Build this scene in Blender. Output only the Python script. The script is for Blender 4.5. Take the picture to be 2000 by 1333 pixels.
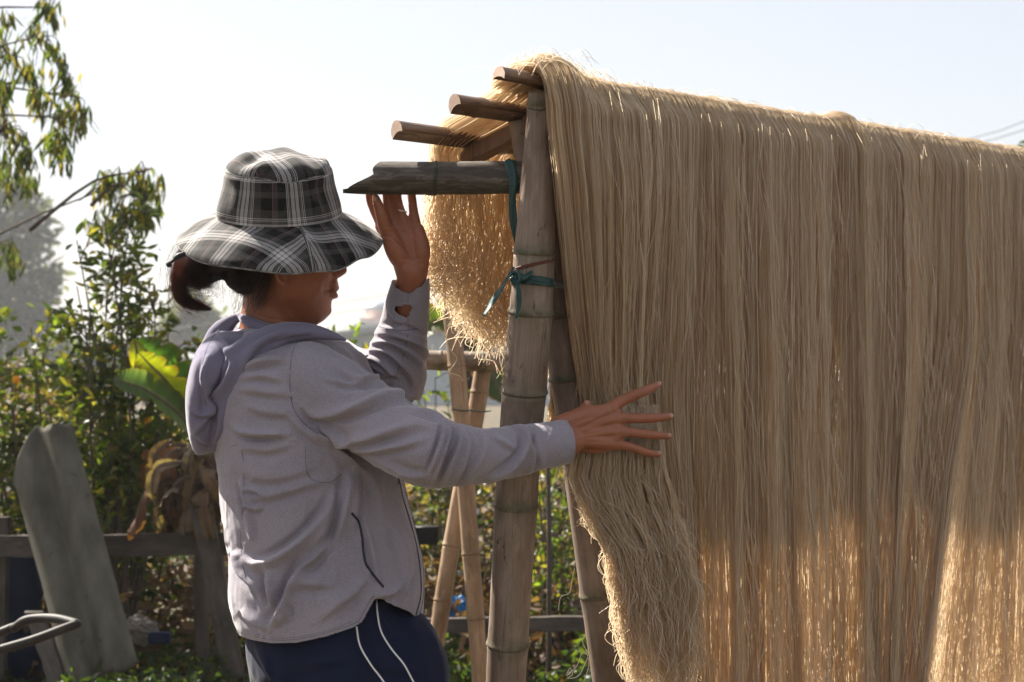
import bpy, bmesh, math, random
import numpy as np
from mathutils import Vector, Matrix
from mathutils.bvhtree import BVHTree

for _o in list(bpy.data.objects):
    bpy.data.objects.remove(_o)
SC = bpy.context.scene
COL = SC.collection
R = math.radians
rng = np.random.default_rng(11)
random.seed(11)

# ------------------------------------------------------------------ camera, sky, sun, exposure
F = 4140.0          # focal length in photo pixels (photo is 2000 wide)
CH = 1.25           # camera height
HOR = 750.0         # horizon row in the photo
cam_d = bpy.data.cameras.new('camera')
cam = bpy.data.objects.new('camera', cam_d)
COL.objects.link(cam)
SC.camera = cam
cam.location = (0, 0, CH)
cam.rotation_euler = (R(90), 0, 0)
cam_d.sensor_width = 22.3
cam_d.lens = F / 2000 * 22.3
cam_d.shift_y = (HOR - 666.5) / 2000
cam_d.clip_start = 0.05
cam_d.clip_end = 3000
cam_d.dof.use_dof = True
cam_d.dof.focus_distance = 3.50
cam_d.dof.aperture_fstop = 6.3

SUN_EL = 46.0
SUN_AZ = math.degrees(math.atan2(-0.755, 0.656))
w = bpy.data.worlds.new('World')
SC.world = w
w.use_nodes = True
wn = w.node_tree
wn.nodes.clear()
sky = wn.nodes.new('ShaderNodeTexSky')
sky.sky_type = 'NISHITA'
sky.sun_disc = False
sky.sun_elevation = R(SUN_EL)
sky.sun_rotation = R(SUN_AZ)
sky.altitude = 0
sky.air_density = 0.8
sky.dust_density = 2.2
sky.ozone_density = 1.0
bg = wn.nodes.new('ShaderNodeBackground')
bg.inputs['Strength'].default_value = 0.05
out = wn.nodes.new('ShaderNodeOutputWorld')
# hazy morning: an even whitish veil over the whole sky dome
veil = wn.nodes.new('ShaderNodeMix'); veil.data_type = 'RGBA'; veil.blend_type = 'MIX'
veil.inputs[0].default_value = 0.50
veil.inputs[7].default_value = (6.0, 5.75, 5.55, 1)
wn.links.new(sky.outputs[0], veil.inputs[6])
wn.links.new(veil.outputs[2], bg.inputs[0])
wn.links.new(bg.outputs[0], out.inputs[0])

sun_d = bpy.data.lights.new('sun', 'SUN')
sun_d.energy = 5.0
sun_d.angle = R(0.5)
sun_d.color = (1.0, 0.93, 0.82)
sun = bpy.data.objects.new('sun', sun_d)
COL.objects.link(sun)
ce = math.cos(R(SUN_EL))
SUNV = Vector((-0.755 / 1.0002 * ce, 0.656 / 1.0002 * ce, math.sin(R(SUN_EL))))
sun.rotation_euler = SUNV.to_track_quat('Z', 'Y').to_euler()
sun.location = SUNV * 20

SC.view_settings.view_transform = 'Standard'
SC.view_settings.look = 'None'
SC.view_settings.exposure = 1.78
SC.view_settings.gamma = 1
SC.view_settings.use_curve_mapping = False
SC.render.engine = 'CYCLES'
SC.cycles.use_denoising = True
SC.cycles.max_bounces = 12
SC.cycles.diffuse_bounces = 4
SC.cycles.transmission_bounces = 9
SC.cycles.volume_bounces = 0
SC.cycles.use_adaptive_sampling = True
SC.cycles.adaptive_threshold = 0.015

# ------------------------------------------------------------------ helpers
def P(px, py, Y):
    return Vector(((px - 1000) / F * Y, Y, CH + (HOR - py) / F * Y))

def tag(o, label=None, cat=None, group=None, kind=None):
    if label: o['label'] = label
    if cat: o['category'] = cat
    if group: o['group'] = group
    if kind: o['kind'] = kind
    return o

def link(o, parent=None):
    COL.objects.link(o)
    if parent is not None:
        o.parent = parent
        o.matrix_parent_inverse = Matrix.Translation(-Vector(parent.location))
    return o

def empty(name, loc, label=None, cat=None, group=None):
    o = bpy.data.objects.new(name, None)
    o.location = loc
    o.empty_display_size = 0.1
    COL.objects.link(o)
    return tag(o, label, cat, group)

def mesh_obj(name, V, Fc, mat=None, parent=None, smooth=True, uv=None, attrs=None, cols=None):
    """V (n,3) array; Fc list of faces or an (m,k) array"""
    V = np.asarray(V, dtype=np.float32)
    me = bpy.data.meshes.new(name)
    if isinstance(Fc, np.ndarray):
        m, k = Fc.shape
        me.vertices.add(len(V)); me.vertices.foreach_set('co', V.ravel())
        me.loops.add(m * k); me.loops.foreach_set('vertex_index', Fc.astype(np.int32).ravel())
        me.polygons.add(m); me.polygons.foreach_set('loop_start', np.arange(0, m * k, k, dtype=np.int32))
        me.update(calc_edges=True)
    else:
        me.from_pydata(V.tolist(), [], [list(f) for f in Fc])
    me.polygons.foreach_set('use_smooth', np.full(len(me.polygons), smooth))
    if uv is not None:
        ul = me.uv_layers.new(name='UVMap')
        li = np.empty(len(me.loops), dtype=np.int32)
        me.loops.foreach_get('vertex_index', li)
        uv = np.asarray(uv, dtype=np.float32)
        if len(uv) == len(V): ul.data.foreach_set('uv', uv[li].ravel())
        else: ul.data.foreach_set('uv', uv.ravel())
    if attrs:
        for kx, a in attrs.items():
            at = me.attributes.new(kx, 'FLOAT', 'POINT')
            at.data.foreach_set('value', np.asarray(a, dtype=np.float32))
    if cols is not None:
        at = me.attributes.new('Col', 'FLOAT_COLOR', 'POINT')
        c4 = np.ones((len(V), 4), dtype=np.float32); c4[:, :3] = cols
        at.data.foreach_set('color', c4.ravel())
    if mat: me.materials.append(mat)
    me.update()
    o = bpy.data.objects.new(name, me)
    return link(o, parent)

def _h(ix, iy, iz, s):
    n = (ix * 374761393 + iy * 668265263 + iz * 2147483647 + s * 974711) & 0xffffffff
    n = ((n ^ (n >> 13)) * 1274126177) & 0xffffffff
    return ((n ^ (n >> 16)) & 0xffff) / 65535.0

def vnoise(p, scale=1.0, seed=0):
    """smooth value noise in [-1,1] on (n,3) points"""
    q = np.asarray(p, dtype=np.float64) * scale
    i = np.floor(q).astype(np.int64); f = q - i
    f = f * f * (3 - 2 * f)
    r = 0
    for dx in (0, 1):
        for dy in (0, 1):
            for dz in (0, 1):
                wt = (f[:, 0] if dx else 1 - f[:, 0]) * (f[:, 1] if dy else 1 - f[:, 1]) * (f[:, 2] if dz else 1 - f[:, 2])
                r = r + wt * _h(i[:, 0] + dx, i[:, 1] + dy, i[:, 2] + dz, seed)
    return r * 2 - 1

def frames(pts):
    pts = [Vector(p) for p in pts]
    n = len(pts)
    T = []
    for i in range(n):
        a = pts[max(i - 1, 0)]; b = pts[min(i + 1, n - 1)]
        T.append((b - a).normalized())
    up = Vector((0, 0, 1)) if abs(T[0].z) < 0.9 else Vector((0, 1, 0))
    U = [(up - T[0] * up.dot(T[0])).normalized()]
    for i in range(1, n):
        u = U[-1] - T[i] * U[-1].dot(T[i])
        U.append(u.normalized())
    W = [T[i].cross(U[i]) for i in range(n)]
    return pts, T, U, W

def smooth_path(pts, rad, sub=6):
    """Catmull-Rom through points (with radii)"""
    A = np.array([list(p) for p in pts], dtype=float)
    r = np.array(rad, dtype=float) if not np.isscalar(rad) else np.full(len(A), float(rad))
    A = np.column_stack([A, r])
    E = np.vstack([2 * A[0] - A[1], A, 2 * A[-1] - A[-2]])
    o = []
    for i in range(1, len(E) - 2):
        p0, p1, p2, p3 = E[i - 1], E[i], E[i + 1], E[i + 2]
        for k in range(sub):
            t = k / sub
            o.append(0.5 * ((2 * p1) + (-p0 + p2) * t + (2 * p0 - 5 * p1 + 4 * p2 - p3) * t * t + (-p0 + 3 * p1 - 3 * p2 + p3) * t ** 3))
    o.append(A[-1])
    o = np.array(o)
    return o[:, :3], np.maximum(o[:, 3], 1e-5)

def tube(pts, rad, seg=10, sub=5, cap=True, flat=None):
    """returns V, F (quads/ngons) of a closed tapered tube"""
    if sub > 1: pts, rad = smooth_path(pts, rad, sub)
    else:
        pts = np.array([list(p) for p in pts]); rad = np.full(len(pts), float(rad)) if np.isscalar(rad) else np.array(rad, float)
    if cap:   # round the ends
        d0 = pts[0] - pts[1]; d0 = d0 / (np.linalg.norm(d0) + 1e-9)
        d1 = pts[-1] - pts[-2]; d1 = d1 / (np.linalg.norm(d1) + 1e-9)
        pre = [(pts[0] + d0 * rad[0] * k, rad[0] * math.sqrt(max(1 - k * k, 0.01))) for k in (0.95, 0.75, 0.4)]
        post = [(pts[-1] + d1 * rad[-1] * k, rad[-1] * math.sqrt(max(1 - k * k, 0.01))) for k in (0.4, 0.75, 0.95)]
        pts = np.vstack([[p for p, _ in pre], pts, [p for p, _ in post]])
        rad = np.concatenate([[r for _, r in pre], rad, [r for _, r in post]])
    pp, T, U, W = frames(pts)
    V = []; Fc = []
    n = len(pp)
    for i in range(n):
        for k in range(seg):
            a = 2 * math.pi * k / seg
            c, s = math.cos(a), math.sin(a)
            fl = 1.0 if flat is None else flat
            V.append(pp[i] + U[i] * (c * rad[i]) + W[i] * (s * rad[i] * fl))
    for i in range(n - 1):
        for k in range(seg):
            k2 = (k + 1) % seg
            Fc.append((i * seg + k, i * seg + k2, (i + 1) * seg + k2, (i + 1) * seg + k))
    Fc.append(tuple(range(seg - 1, -1, -1)))
    Fc.append(tuple((n - 1) * seg + k for k in range(seg)))
    return [tuple(v) for v in V], Fc

def join(parts):
    V = []; Fc = []
    for v, f in parts:
        o = len(V)
        V += [tuple(x) for x in v]
        Fc += [tuple(i + o for i in q) for q in f]
    return V, Fc

def box(c, sz, rot=None):
    c = Vector(c); h = Vector(sz) / 2
    V = []
    for x in (-1, 1):
        for y in (-1, 1):
            for z in (-1, 1):
                v = Vector((x * h.x, y * h.y, z * h.z))
                if rot is not None: v = rot @ v
                V.append(tuple(c + v))
    return V, [(0, 1, 3, 2), (4, 6, 7, 5), (0, 4, 5, 1), (2, 3, 7, 6), (0, 2, 6, 4), (1, 5, 7, 3)]

def ellipsoid(c, r, rot=None, seg=16, rings=10):
    V = []; Fc = []
    c = Vector(c)
    for i in range(rings + 1):
        th = math.pi * (0.02 + 0.96 * i / rings)
        for k in range(seg):
            a = 2 * math.pi * k / seg
            v = Vector((r[0] * math.sin(th) * math.cos(a), r[1] * math.sin(th) * math.sin(a), r[2] * math.cos(th)))
            if rot is not None: v = rot @ v
            V.append(tuple(c + v))
    for i in range(rings):
        for k in range(seg):
            k2 = (k + 1) % seg
            Fc.append((i * seg + k, (i + 1) * seg + k, (i + 1) * seg + k2, i * seg + k2))
    Fc.append(tuple(range(seg))); Fc.append(tuple(rings * seg + k for k in range(seg - 1, -1, -1)))
    return V, Fc

def rows_loft(rows, seg=40, sub=5, power=2.3):
    """rows: (py, left px, right px, half depth m, centre Y m)"""
    A = np.array(rows, dtype=float)
    E = np.vstack([2 * A[0] - A[1], A, 2 * A[-1] - A[-2]])
    o = []
    for i in range(1, len(E) - 2):
        p0, p1, p2, p3 = E[i - 1], E[i], E[i + 1], E[i + 2]
        for k in range(sub):
            t = k / sub
            o.append(0.5 * ((2 * p1) + (-p0 + p2) * t + (2 * p0 - 5 * p1 + 4 * p2 - p3) * t * t + (-p0 + 3 * p1 - 3 * p2 + p3) * t ** 3))
    o.append(A[-1]); V = []; Fc = []
    for (py, L, Rr, hd, Yc) in o:
        a = P(L, py, Yc); b = P(Rr, py, Yc); c = (a + b) / 2; hx = (b.x - a.x) / 2
        for k in range(seg):
            an = 2 * math.pi * k / seg
            cx = abs(math.cos(an)) ** (2 / power) * math.copysign(1, math.cos(an))
            cy = abs(math.sin(an)) ** (2 / power) * math.copysign(1, math.sin(an))
            V.append((c.x + hx * cx, Yc + hd * cy, c.z))
    n = len(o)
    for i in range(n - 1):
        for k in range(seg):
            k2 = (k + 1) % seg
            Fc.append((i * seg + k, i * seg + k2, (i + 1) * seg + k2, (i + 1) * seg + k))
    Fc.append(tuple(range(seg))); Fc.append(tuple((n - 1) * seg + k for k in range(seg - 1, -1, -1)))
    return V, Fc

def remesh(parts, voxel, smooth=3, factor=0.5):
    V, Fc = join(parts)
    me = bpy.data.meshes.new('tmp'); me.from_pydata(V, [], Fc); me.update()
    o = bpy.data.objects.new('tmp', me); COL.objects.link(o)
    m = o.modifiers.new('r', 'REMESH'); m.mode = 'VOXEL'; m.voxel_size = voxel
    if smooth:
        s = o.modifiers.new('s', 'SMOOTH'); s.factor = factor; s.iterations = smooth
    dg = bpy.context.evaluated_depsgraph_get()
    ev = o.evaluated_get(dg); em = ev.to_mesh()
    n = len(em.vertices); co = np.empty(n * 3, dtype=np.float32); em.vertices.foreach_get('co', co)
    nr = np.empty(n * 3, dtype=np.float32); em.vertices.foreach_get('normal', nr)
    q = np.array([list(p.vertices) for p in em.polygons if len(p.vertices) == 4], dtype=np.int32)
    ev.to_mesh_clear()
    bpy.data.objects.remove(o); bpy.data.meshes.remove(me)
    return co.reshape(-1, 3).astype(float), nr.reshape(-1, 3).astype(float), q

def vnormals(V, Q):
    a = V[Q[:, 2]] - V[Q[:, 0]]; b = V[Q[:, 3]] - V[Q[:, 1]]
    n = np.cross(a, b)
    N = np.zeros_like(V)
    for k in range(4): np.add.at(N, Q[:, k], n)
    return N / (np.linalg.norm(N, axis=1, keepdims=True) + 1e-12)

def project(V):
    return np.column_stack([1000 + V[:, 0] / V[:, 1] * F, HOR - (V[:, 2] - CH) / V[:, 1] * F])

def poly_dist(Q2, line):
    """signed distance and 0..1 position of 2-D points to a polyline"""
    L = np.array(line, dtype=float)
    seg = np.linalg.norm(np.diff(L, axis=0), axis=1); cum = np.concatenate([[0], np.cumsum(seg)])
    best = np.full(len(Q2), 1e9); sgn = np.zeros(len(Q2)); par = np.zeros(len(Q2))
    for i in range(len(L) - 1):
        d = L[i + 1] - L[i]; ll = seg[i]
        t = np.clip(((Q2 - L[i]) @ d) / (ll * ll), 0, 1)
        c = L[i] + t[:, None] * d
        v = Q2 - c; dist = np.linalg.norm(v, axis=1)
        m = dist < best
        best[m] = dist[m]
        sgn[m] = np.sign(d[0] * v[m, 1] - d[1] * v[m, 0])
        par[m] = (cum[i] + t[m] * ll) / cum[-1]
    return best, np.where(sgn == 0, 1, sgn), par

def smooth_line(line, sub=5):
    p, _ = smooth_path([(a, b, 0) for a, b in line], 1.0, sub)
    return p[:, :2]

def folds(V, N, strokes, facing=-1):
    """cloth folds pressed into the surface: (line, height m, width px, asymmetry)"""
    Q2 = project(V)
    m0 = (N[:, 1] * facing > 0.05)
    D = np.zeros(len(V))
    for line, amp, wd, asym in strokes:
        L = smooth_line(line)
        lo = L.min(0) - 3 * wd; hi = L.max(0) + 3 * wd
        m = m0 & (Q2[:, 0] > lo[0]) & (Q2[:, 0] < hi[0]) & (Q2[:, 1] > lo[1]) & (Q2[:, 1] < hi[1])
        idx = np.nonzero(m)[0]
        if len(idx) == 0: continue
        d, s, t = poly_dist(Q2[idx], L)
        sd = d * s
        tp = np.clip(np.sin(np.pi * np.clip(t, 0.02, 0.98)), 0, 1) ** 0.7
        g = np.exp(-(sd / np.where(sd * asym > 0, wd * 0.45, wd)) ** 2)
        gr = np.exp(-((sd - asym * wd * 1.1) / (wd * 0.6)) ** 2)
        D[idx] += amp * tp * (g - 0.55 * gr)
    return D

def cut(V, Q, d, vox):
    """drop faces where d<0; snap the rim onto d=0 (V moved along the gradient by caller)"""
    keep = (d[Q] >= -1e-6).all(axis=1)
    return Q[keep]

def compact(V, Q, *arr):
    used = np.zeros(len(V), bool); used[Q.ravel()] = True
    mp = np.cumsum(used) - 1
    return (V[used], mp[Q]) + tuple(a[used] for a in arr)

def bvh_of(V, Q):
    return BVHTree.FromPolygons([tuple(v) for v in V], [tuple(int(i) for i in q) for q in Q])

CAMP = Vector((0, 0, CH))
def hit(bvh, px, py, lift=0.0):
    d = (P(px, py, 1.0) - CAMP).normalized()
    loc, nr, i, dist = bvh.ray_cast(CAMP, d)
    if loc is None: return None
    if nr.dot(d) > 0: nr = -nr
    return loc + nr * lift

def surf_line(bvh, line, lift, step=6):
    L = smooth_line(line, 8)
    o = [hit(bvh, a, b, lift) for a, b in L]
    return [p for p in o if p is not None]

# ------------------------------------------------------------------ materials
def newmat(name):
    m = bpy.data.materials.new(name); m.use_nodes = True
    nt = m.node_tree; nt.nodes.clear()
    o = nt.nodes.new('ShaderNodeOutputMaterial')
    return m, nt, o

class NB:
    def __init__(s, nt): s.nt = nt
    def n(s, t, **kw):
        x = s.nt.nodes.new(t)
        for k, v in kw.items():
            if k.startswith('i_'):
                key = k[2:]; key = int(key) if key.isdigit() else key.replace('_', ' ')
                x.inputs[key].default_value = v
            else: setattr(x, k, v)
        return x
    def l(s, a, b): s.nt.links.new(a, b)
    def math(s, op, a, b=None, c=None):
        x = s.nt.nodes.new('ShaderNodeMath'); x.operation = op
        for i, v in enumerate((a, b, c)):
            if v is None: continue
            if isinstance(v, (int, float)): x.inputs[i].default_value = v
            else: s.l(v, x.inputs[i])
        return x.outputs[0]
    def ramp(s, fac, stops, interp='LINEAR'):
        x = s.nt.nodes.new('ShaderNodeValToRGB'); cr = x.color_ramp; cr.interpolation = interp
        while len(cr.elements) < len(stops): cr.elements.new(0.5)
        for e, (p, c) in zip(cr.elements, stops):
            e.position = p; e.color = (c[0], c[1], c[2], 1) if not isinstance(c, (int, float)) else (c, c, c, 1)
        s.l(fac, x.inputs[0]); return x.outputs[0]
    def noise(s, vec, scale, detail=4, rough=0.55, dist=0.0):
        x = s.n('ShaderNodeTexNoise'); x.inputs['Scale'].default_value = scale; x.inputs['Detail'].default_value = detail
        x.inputs['Roughness'].default_value = rough; x.inputs['Distortion'].default_value = dist
        if vec is not None: s.l(vec, x.inputs['Vector'])
        return x.outputs[0]
    def mapping(s, vec, sc):
        x = s.n('ShaderNodeMapping'); x.inputs['Scale'].default_value = sc; s.l(vec, x.inputs['Vector']); return x.outputs[0]
    def mix(s, fac, a, b, mode='MIX'):
        x = s.n('ShaderNodeMix', data_type='RGBA', blend_type=mode)
        for sock, v in ((x.inputs[0], fac), (x.inputs[6], a), (x.inputs[7], b)):
            if isinstance(v, (int, float)): sock.default_value = v
            elif isinstance(v, tuple): sock.default_value = (v[0], v[1], v[2], 1)
            else: s.l(v, sock)
        return x.outputs[2]
    def bump(s, h, strength, dist=0.01):
        x = s.n('ShaderNodeBump'); x.inputs['Strength'].default_value = strength; x.inputs['Distance'].default_value = dist
        s.l(h, x.inputs['Height']); return x.outputs[0]

def mat_basic(name, c1, c2=None, scale=8.0, rough=0.7, stretch=(1, 1, 1), bump=0.2, bdist=0.004, detail=6, metal=0.0, spec=0.3, speck=None):
    m, nt, o = newmat(name); b = NB(nt)
    tc = b.n('ShaderNodeTexCoord').outputs['Object']
    v = b.mapping(tc, stretch)
    nz = b.noise(v, scale, detail)
    c = b.ramp(nz, [(0.3, c1), (0.7, c2 if c2 else c1)])
    if speck:
        s = b.noise(tc, speck[1], 3); f = b.ramp(s, [(speck[2], 0), (speck[2] + 0.06, 1)])
        c = b.mix(f, c, speck[0])
    p = b.n('ShaderNodeBsdfPrincipled'); p.inputs['Roughness'].default_value = rough; p.inputs['Metallic'].default_value = metal
    p.inputs['Specular IOR Level'].default_value = spec
    b.l(c, p.inputs['Base Color'])
    if bump: b.l(b.bump(nz, bump, bdist), p.inputs['Normal'])
    b.l(p.outputs[0], o.inputs[0]); return m

def mat_leaf(name, trans=0.45, rough=0.45, gain=1.0):
    m, nt, o = newmat(name); b = NB(nt)
    at = b.n('ShaderNodeAttribute', attribute_name='Col')
    tr = b.n('ShaderNodeBsdfTranslucent'); p = b.n('ShaderNodeBsdfPrincipled')
    p.inputs['Roughness'].default_value = rough; p.inputs['Specular IOR Level'].default_value = 0.35
    b.l(at.outputs['Color'], p.inputs['Base Color'])
    tcol = b.mix(1.0, at.outputs['Color'], (2.6 * gain, 2.6 * gain, 0.9 * gain), 'MULTIPLY')
    b.l(tcol, tr.inputs[0])
    mx = b.n('ShaderNodeMixShader'); mx.inputs[0].default_value = trans
    b.l(p.outputs[0], mx.inputs[1]); b.l(tr.outputs[0], mx.inputs[2]); b.l(mx.outputs[0], o.inputs[0]); return m

def mat_fabric(name, c1, c2, sheen=0.3, fleck=2200.0, amt=0.25):
    m, nt, o = newmat(name); b = NB(nt)
    tc = b.n('ShaderNodeTexCoord').outputs['Object']
    big = b.noise(tc, 9, 3)
    base = b.mix(b.ramp(big, [(0.35, 0), (0.65, 1)]), c1, c2)
    fl = b.noise(b.mapping(tc, (1, 1, 1.6)), fleck / 3.2, 2, 0.8)
    f2 = b.ramp(fl, [(0.3, 1 - amt), (0.7, 1 + amt)])
    c = b.mix(1.0, base, f2, 'MULTIPLY')
    p = b.n('ShaderNodeBsdfPrincipled'); p.inputs['Roughness'].default_value = 0.85
    p.inputs['Sheen Weight'].default_value = sheen; p.inputs['Sheen Roughness'].default_value = 0.4
    p.inputs['Specular IOR Level'].default_value = 0.15
    b.l(c, p.inputs['Base Color'])
    wr = b.noise(tc, 70, 5, 0.6)
    n1 = b.bump(wr, 0.12, 0.004)
    x = b.n('ShaderNodeBump'); x.inputs['Strength'].default_value = 0.25; x.inputs['Distance'].default_value = 0.0006
    b.l(fl, x.inputs['Height']); b.l(n1, x.inputs['Normal']); b.l(x.outputs[0], p.inputs['Normal'])
    b.l(p.outputs[0], o.inputs[0]); return m

def mat_bamboo(name, c1, c2, dark=(0.045, 0.035, 0.028), moss=0.5, mosscol=(0.05, 0.055, 0.02), blotch=0.62):
    m, nt, o = newmat(name); b = NB(nt)
    uv = b.n('ShaderNodeUVMap').outputs[0]
    st = b.noise(b.mapping(uv, (260, 6, 1)), 1.0, 5, 0.6)
    c = b.mix(b.ramp(st, [(0.3, 0), (0.7, 1)]), c1, c2)
    big = b.noise(b.mapping(uv, (14, 5, 1)), 1.0, 4, 0.6)
    c = b.mix(b.ramp(big, [(0.40, 0), (0.66, 0.8)]), c, (c1[0] * 0.55, c1[1] * 0.48, c1[2] * 0.40))
    bloom = b.noise(b.mapping(uv, (30, 9, 1)), 1.0, 5, 0.65, 0.3)
    c = b.mix(b.ramp(bloom, [(0.50, 0), (0.70, 0.6)]), c, (c2[0] * 1.3, c2[1] * 1.3, c2[2] * 1.35))
    # mould blotches, long along the grain
    bl = b.noise(b.mapping(uv, (75, 17, 1)), 1.0, 5, 0.7, 0.6)
    c = b.mix(b.ramp(bl, [(blotch, 0), (blotch + 0.05, 0.85)]), c, dark)
    # fine cracks
    cr = b.noise(b.mapping(uv, (420, 3.0, 1)), 1.0, 2, 0.5)
    c = b.mix(b.ramp(cr, [(0.64, 0), (0.70, 0.85)]), c, dark)
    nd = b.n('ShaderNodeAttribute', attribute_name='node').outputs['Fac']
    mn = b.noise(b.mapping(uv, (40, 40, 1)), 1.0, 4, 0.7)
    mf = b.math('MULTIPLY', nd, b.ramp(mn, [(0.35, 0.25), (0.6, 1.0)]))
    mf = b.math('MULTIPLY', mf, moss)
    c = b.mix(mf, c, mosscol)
    p = b.n('ShaderNodeBsdfPrincipled'); p.inputs['Roughness'].default_value = 0.55; p.inputs['Specular IOR Level'].default_value = 0.35
    b.l(c, p.inputs['Base Color'])
    b.l(b.bump(b.math('ADD', st, b.math('MULTIPLY', cr, 0.8)), 0.35, 0.0012), p.inputs['Normal'])
    b.l(p.outputs[0], o.inputs[0]); return m

def mat_strand(name, d1, d2, t1, trans=0.5, spec=0.5, rough=0.35):
    m, nt, o = newmat(name); b = NB(nt)
    hi = b.n('ShaderNodeHairInfo')
    c = b.ramp(hi.outputs['Random'], [(0.0, (d1[0] * 0.45, d1[1] * 0.38, d1[2] * 0.30)), (0.3, (d1[0] * 0.75, d1[1] * 0.7, d1[2] * 0.62)), (0.6, d1), (1.0, d2)])
    p = b.n('ShaderNodeBsdfPrincipled'); p.inputs['Roughness'].default_value = rough; p.inputs['Specular IOR Level'].default_value = spec
    b.l(c, p.inputs['Base Color'])
    tr = b.n('ShaderNodeBsdfTranslucent'); tr.inputs[0].default_value = (*t1, 1)
    mx = b.n('ShaderNodeMixShader'); mx.inputs[0].default_value = trans
    b.l(p.outputs[0], mx.inputs[1]); b.l(tr.outputs[0], mx.inputs[2]); b.l(mx.outputs[0], o.inputs[0]); return m

def mat_skin(name):
    m, nt, o = newmat(name); b = NB(nt)
    tc = b.n('ShaderNodeTexCoord').outputs['Object']
    a = b.noise(tc, 28, 4); f = b.noise(tc, 420, 3, 0.7)
    c = b.mix(b.ramp(a, [(0.35, 0), (0.68, 1)]), (0.26, 0.098, 0.050), (0.325, 0.122, 0.067))
    c = b.mix(b.ramp(f, [(0.55, 0), (0.75, 0.35)]), c, (0.24, 0.10, 0.06))
    p = b.n('ShaderNodeBsdfPrincipled'); p.inputs['Roughness'].default_value = 0.46
    p.inputs['Specular IOR Level'].default_value = 0.4
    p.inputs['Subsurface Weight'].default_value = 0.18; p.inputs['Subsurface Radius'].default_value = (0.9, 0.3, 0.15); p.inputs['Subsurface Scale'].default_value = 0.008
    b.l(c, p.inputs['Base Color'])
    n1 = b.bump(f, 0.25, 0.0006)
    x = b.n('ShaderNodeBump'); x.inputs['Strength'].default_value = 0.3; x.inputs['Distance'].default_value = 0.002
    b.l(b.noise(b.mapping(tc, (1, 1, 1)), 130, 4, 0.6), x.inputs['Height']); b.l(n1, x.inputs['Normal']); b.l(x.outputs[0], p.inputs['Normal'])
    b.l(p.outputs[0], o.inputs[0]); return m

def mat_plaid(name):
    m, nt, o = newmat(name); b = NB(nt)
    uv = b.n('ShaderNodeUVMap').outputs[0]
    sp = b.n('ShaderNodeSeparateXYZ'); b.l(uv, sp.inputs[0])
    K, G, W, H = 0.005, 0.050, 0.44, 0.14
    stops = [(0.0, K), (0.22, G), (0.33, K), (0.50, W), (0.512, K), (0.524, W), (0.54, H), (0.57, K), (0.585, W), (0.66, K), (0.675, W), (0.74, K), (0.755, H), (0.80, W), (0.815, K), (0.83, W), (0.845, G)]
    def stripe(x):
        fr = b.math('FRACT', b.math('MULTIPLY', x, 1 / 0.092))
        return b.ramp(fr, stops, 'CONSTANT')
    su = stripe(sp.outputs[0]); sv = stripe(sp.outputs[1])
    # twill: diagonal threads let warp or weft show
    dg = b.math('FRACT', b.math('MULTIPLY', b.math('ADD', sp.outputs[0], sp.outputs[1]), 420.0))
    tw = b.ramp(dg, [(0.42, 0.36), (0.58, 0.64)])
    c = b.mix(tw, su, sv)
    # brown and red tint in the mid greys
    big = b.noise(uv, 14, 2)
    c = b.mix(b.ramp(big, [(0.4, 0.0), (0.62, 0.35)]), c, (1.0, 0.80, 0.74), 'MULTIPLY')
    rl = b.math('FRACT', b.math('MULTIPLY', sp.outputs[0], 1 / 0.092))
    rf = b.ramp(rl, [(0.228, 0), (0.23, 0.6), (0.238, 0)], 'CONSTANT')
    c = b.mix(rf, c, (0.30, 0.10, 0.12))
    dirt = b.noise(uv, 45, 5, 0.6)
    c = b.mix(b.ramp(dirt, [(0.5, 0), (0.75, 0.25)]), c, (0.16, 0.12, 0.10))
    p = b.n('ShaderNodeBsdfPrincipled'); p.inputs['Roughness'].default_value = 0.85; p.inputs['Specular IOR Level'].default_value = 0.2
    p.inputs['Sheen Weight'].default_value = 0.15
    b.l(c, p.inputs['Base Color'])
    b.l(b.bump(dirt, 0.3, 0.0015), p.inputs['Normal'])
    b.l(p.outputs[0], o.inputs[0]); return m

M = {}
M['skin'] = mat_skin('skin')
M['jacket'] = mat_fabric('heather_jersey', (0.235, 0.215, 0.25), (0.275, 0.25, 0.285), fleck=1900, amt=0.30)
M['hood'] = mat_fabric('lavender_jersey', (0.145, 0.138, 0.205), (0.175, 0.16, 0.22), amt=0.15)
M['navy'] = mat_fabric('navy_knit', (0.008, 0.011, 0.030), (0.011, 0.015, 0.04), sheen=0.12, amt=0.2)
M['white'] = mat_basic('white_piping', (0.72, 0.72, 0.75), (0.8, 0.8, 0.8), 40, 0.6, bump=0.1)
M['thread'] = mat_basic('dark_thread', (0.06, 0.06, 0.09), (0.09, 0.09, 0.12), 60, 0.8)
M['zip'] = mat_basic('dark_zip', (0.012, 0.012, 0.022), (0.03, 0.03, 0.05), 300, 0.5)
M['plaid'] = mat_plaid('plaid_cotton')
M['hat_in'] = mat_basic('hat_lining', (0.03, 0.028, 0.03), (0.05, 0.045, 0.05), 40, 0.9)
M['hair'] = mat_strand('hair_strand', (0.012, 0.005, 0.004), (0.016, 0.006, 0.004), (0.17, 0.035, 0.014), 0.16, 0.35, 0.3)
M['hair_base'] = mat_basic('hair_mass', (0.004, 0.003, 0.0025), (0.009, 0.005, 0.004), 60, 0.6, (1, 6, 6), 0.8, 0.003, spec=0.12)
M['black'] = mat_basic('black_cord', (0.012, 0.013, 0.015), (0.02, 0.02, 0.022), 200, 0.5)
M['brass'] = mat_basic('brass_eyelet', (0.45, 0.40, 0.28), (0.5, 0.45, 0.3), 40, 0.35, metal=0.8)
M['nail'] = mat_basic('nail', (0.40, 0.22, 0.17), (0.46, 0.26, 0.20), 60, 0.35, bump=0.0)
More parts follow.
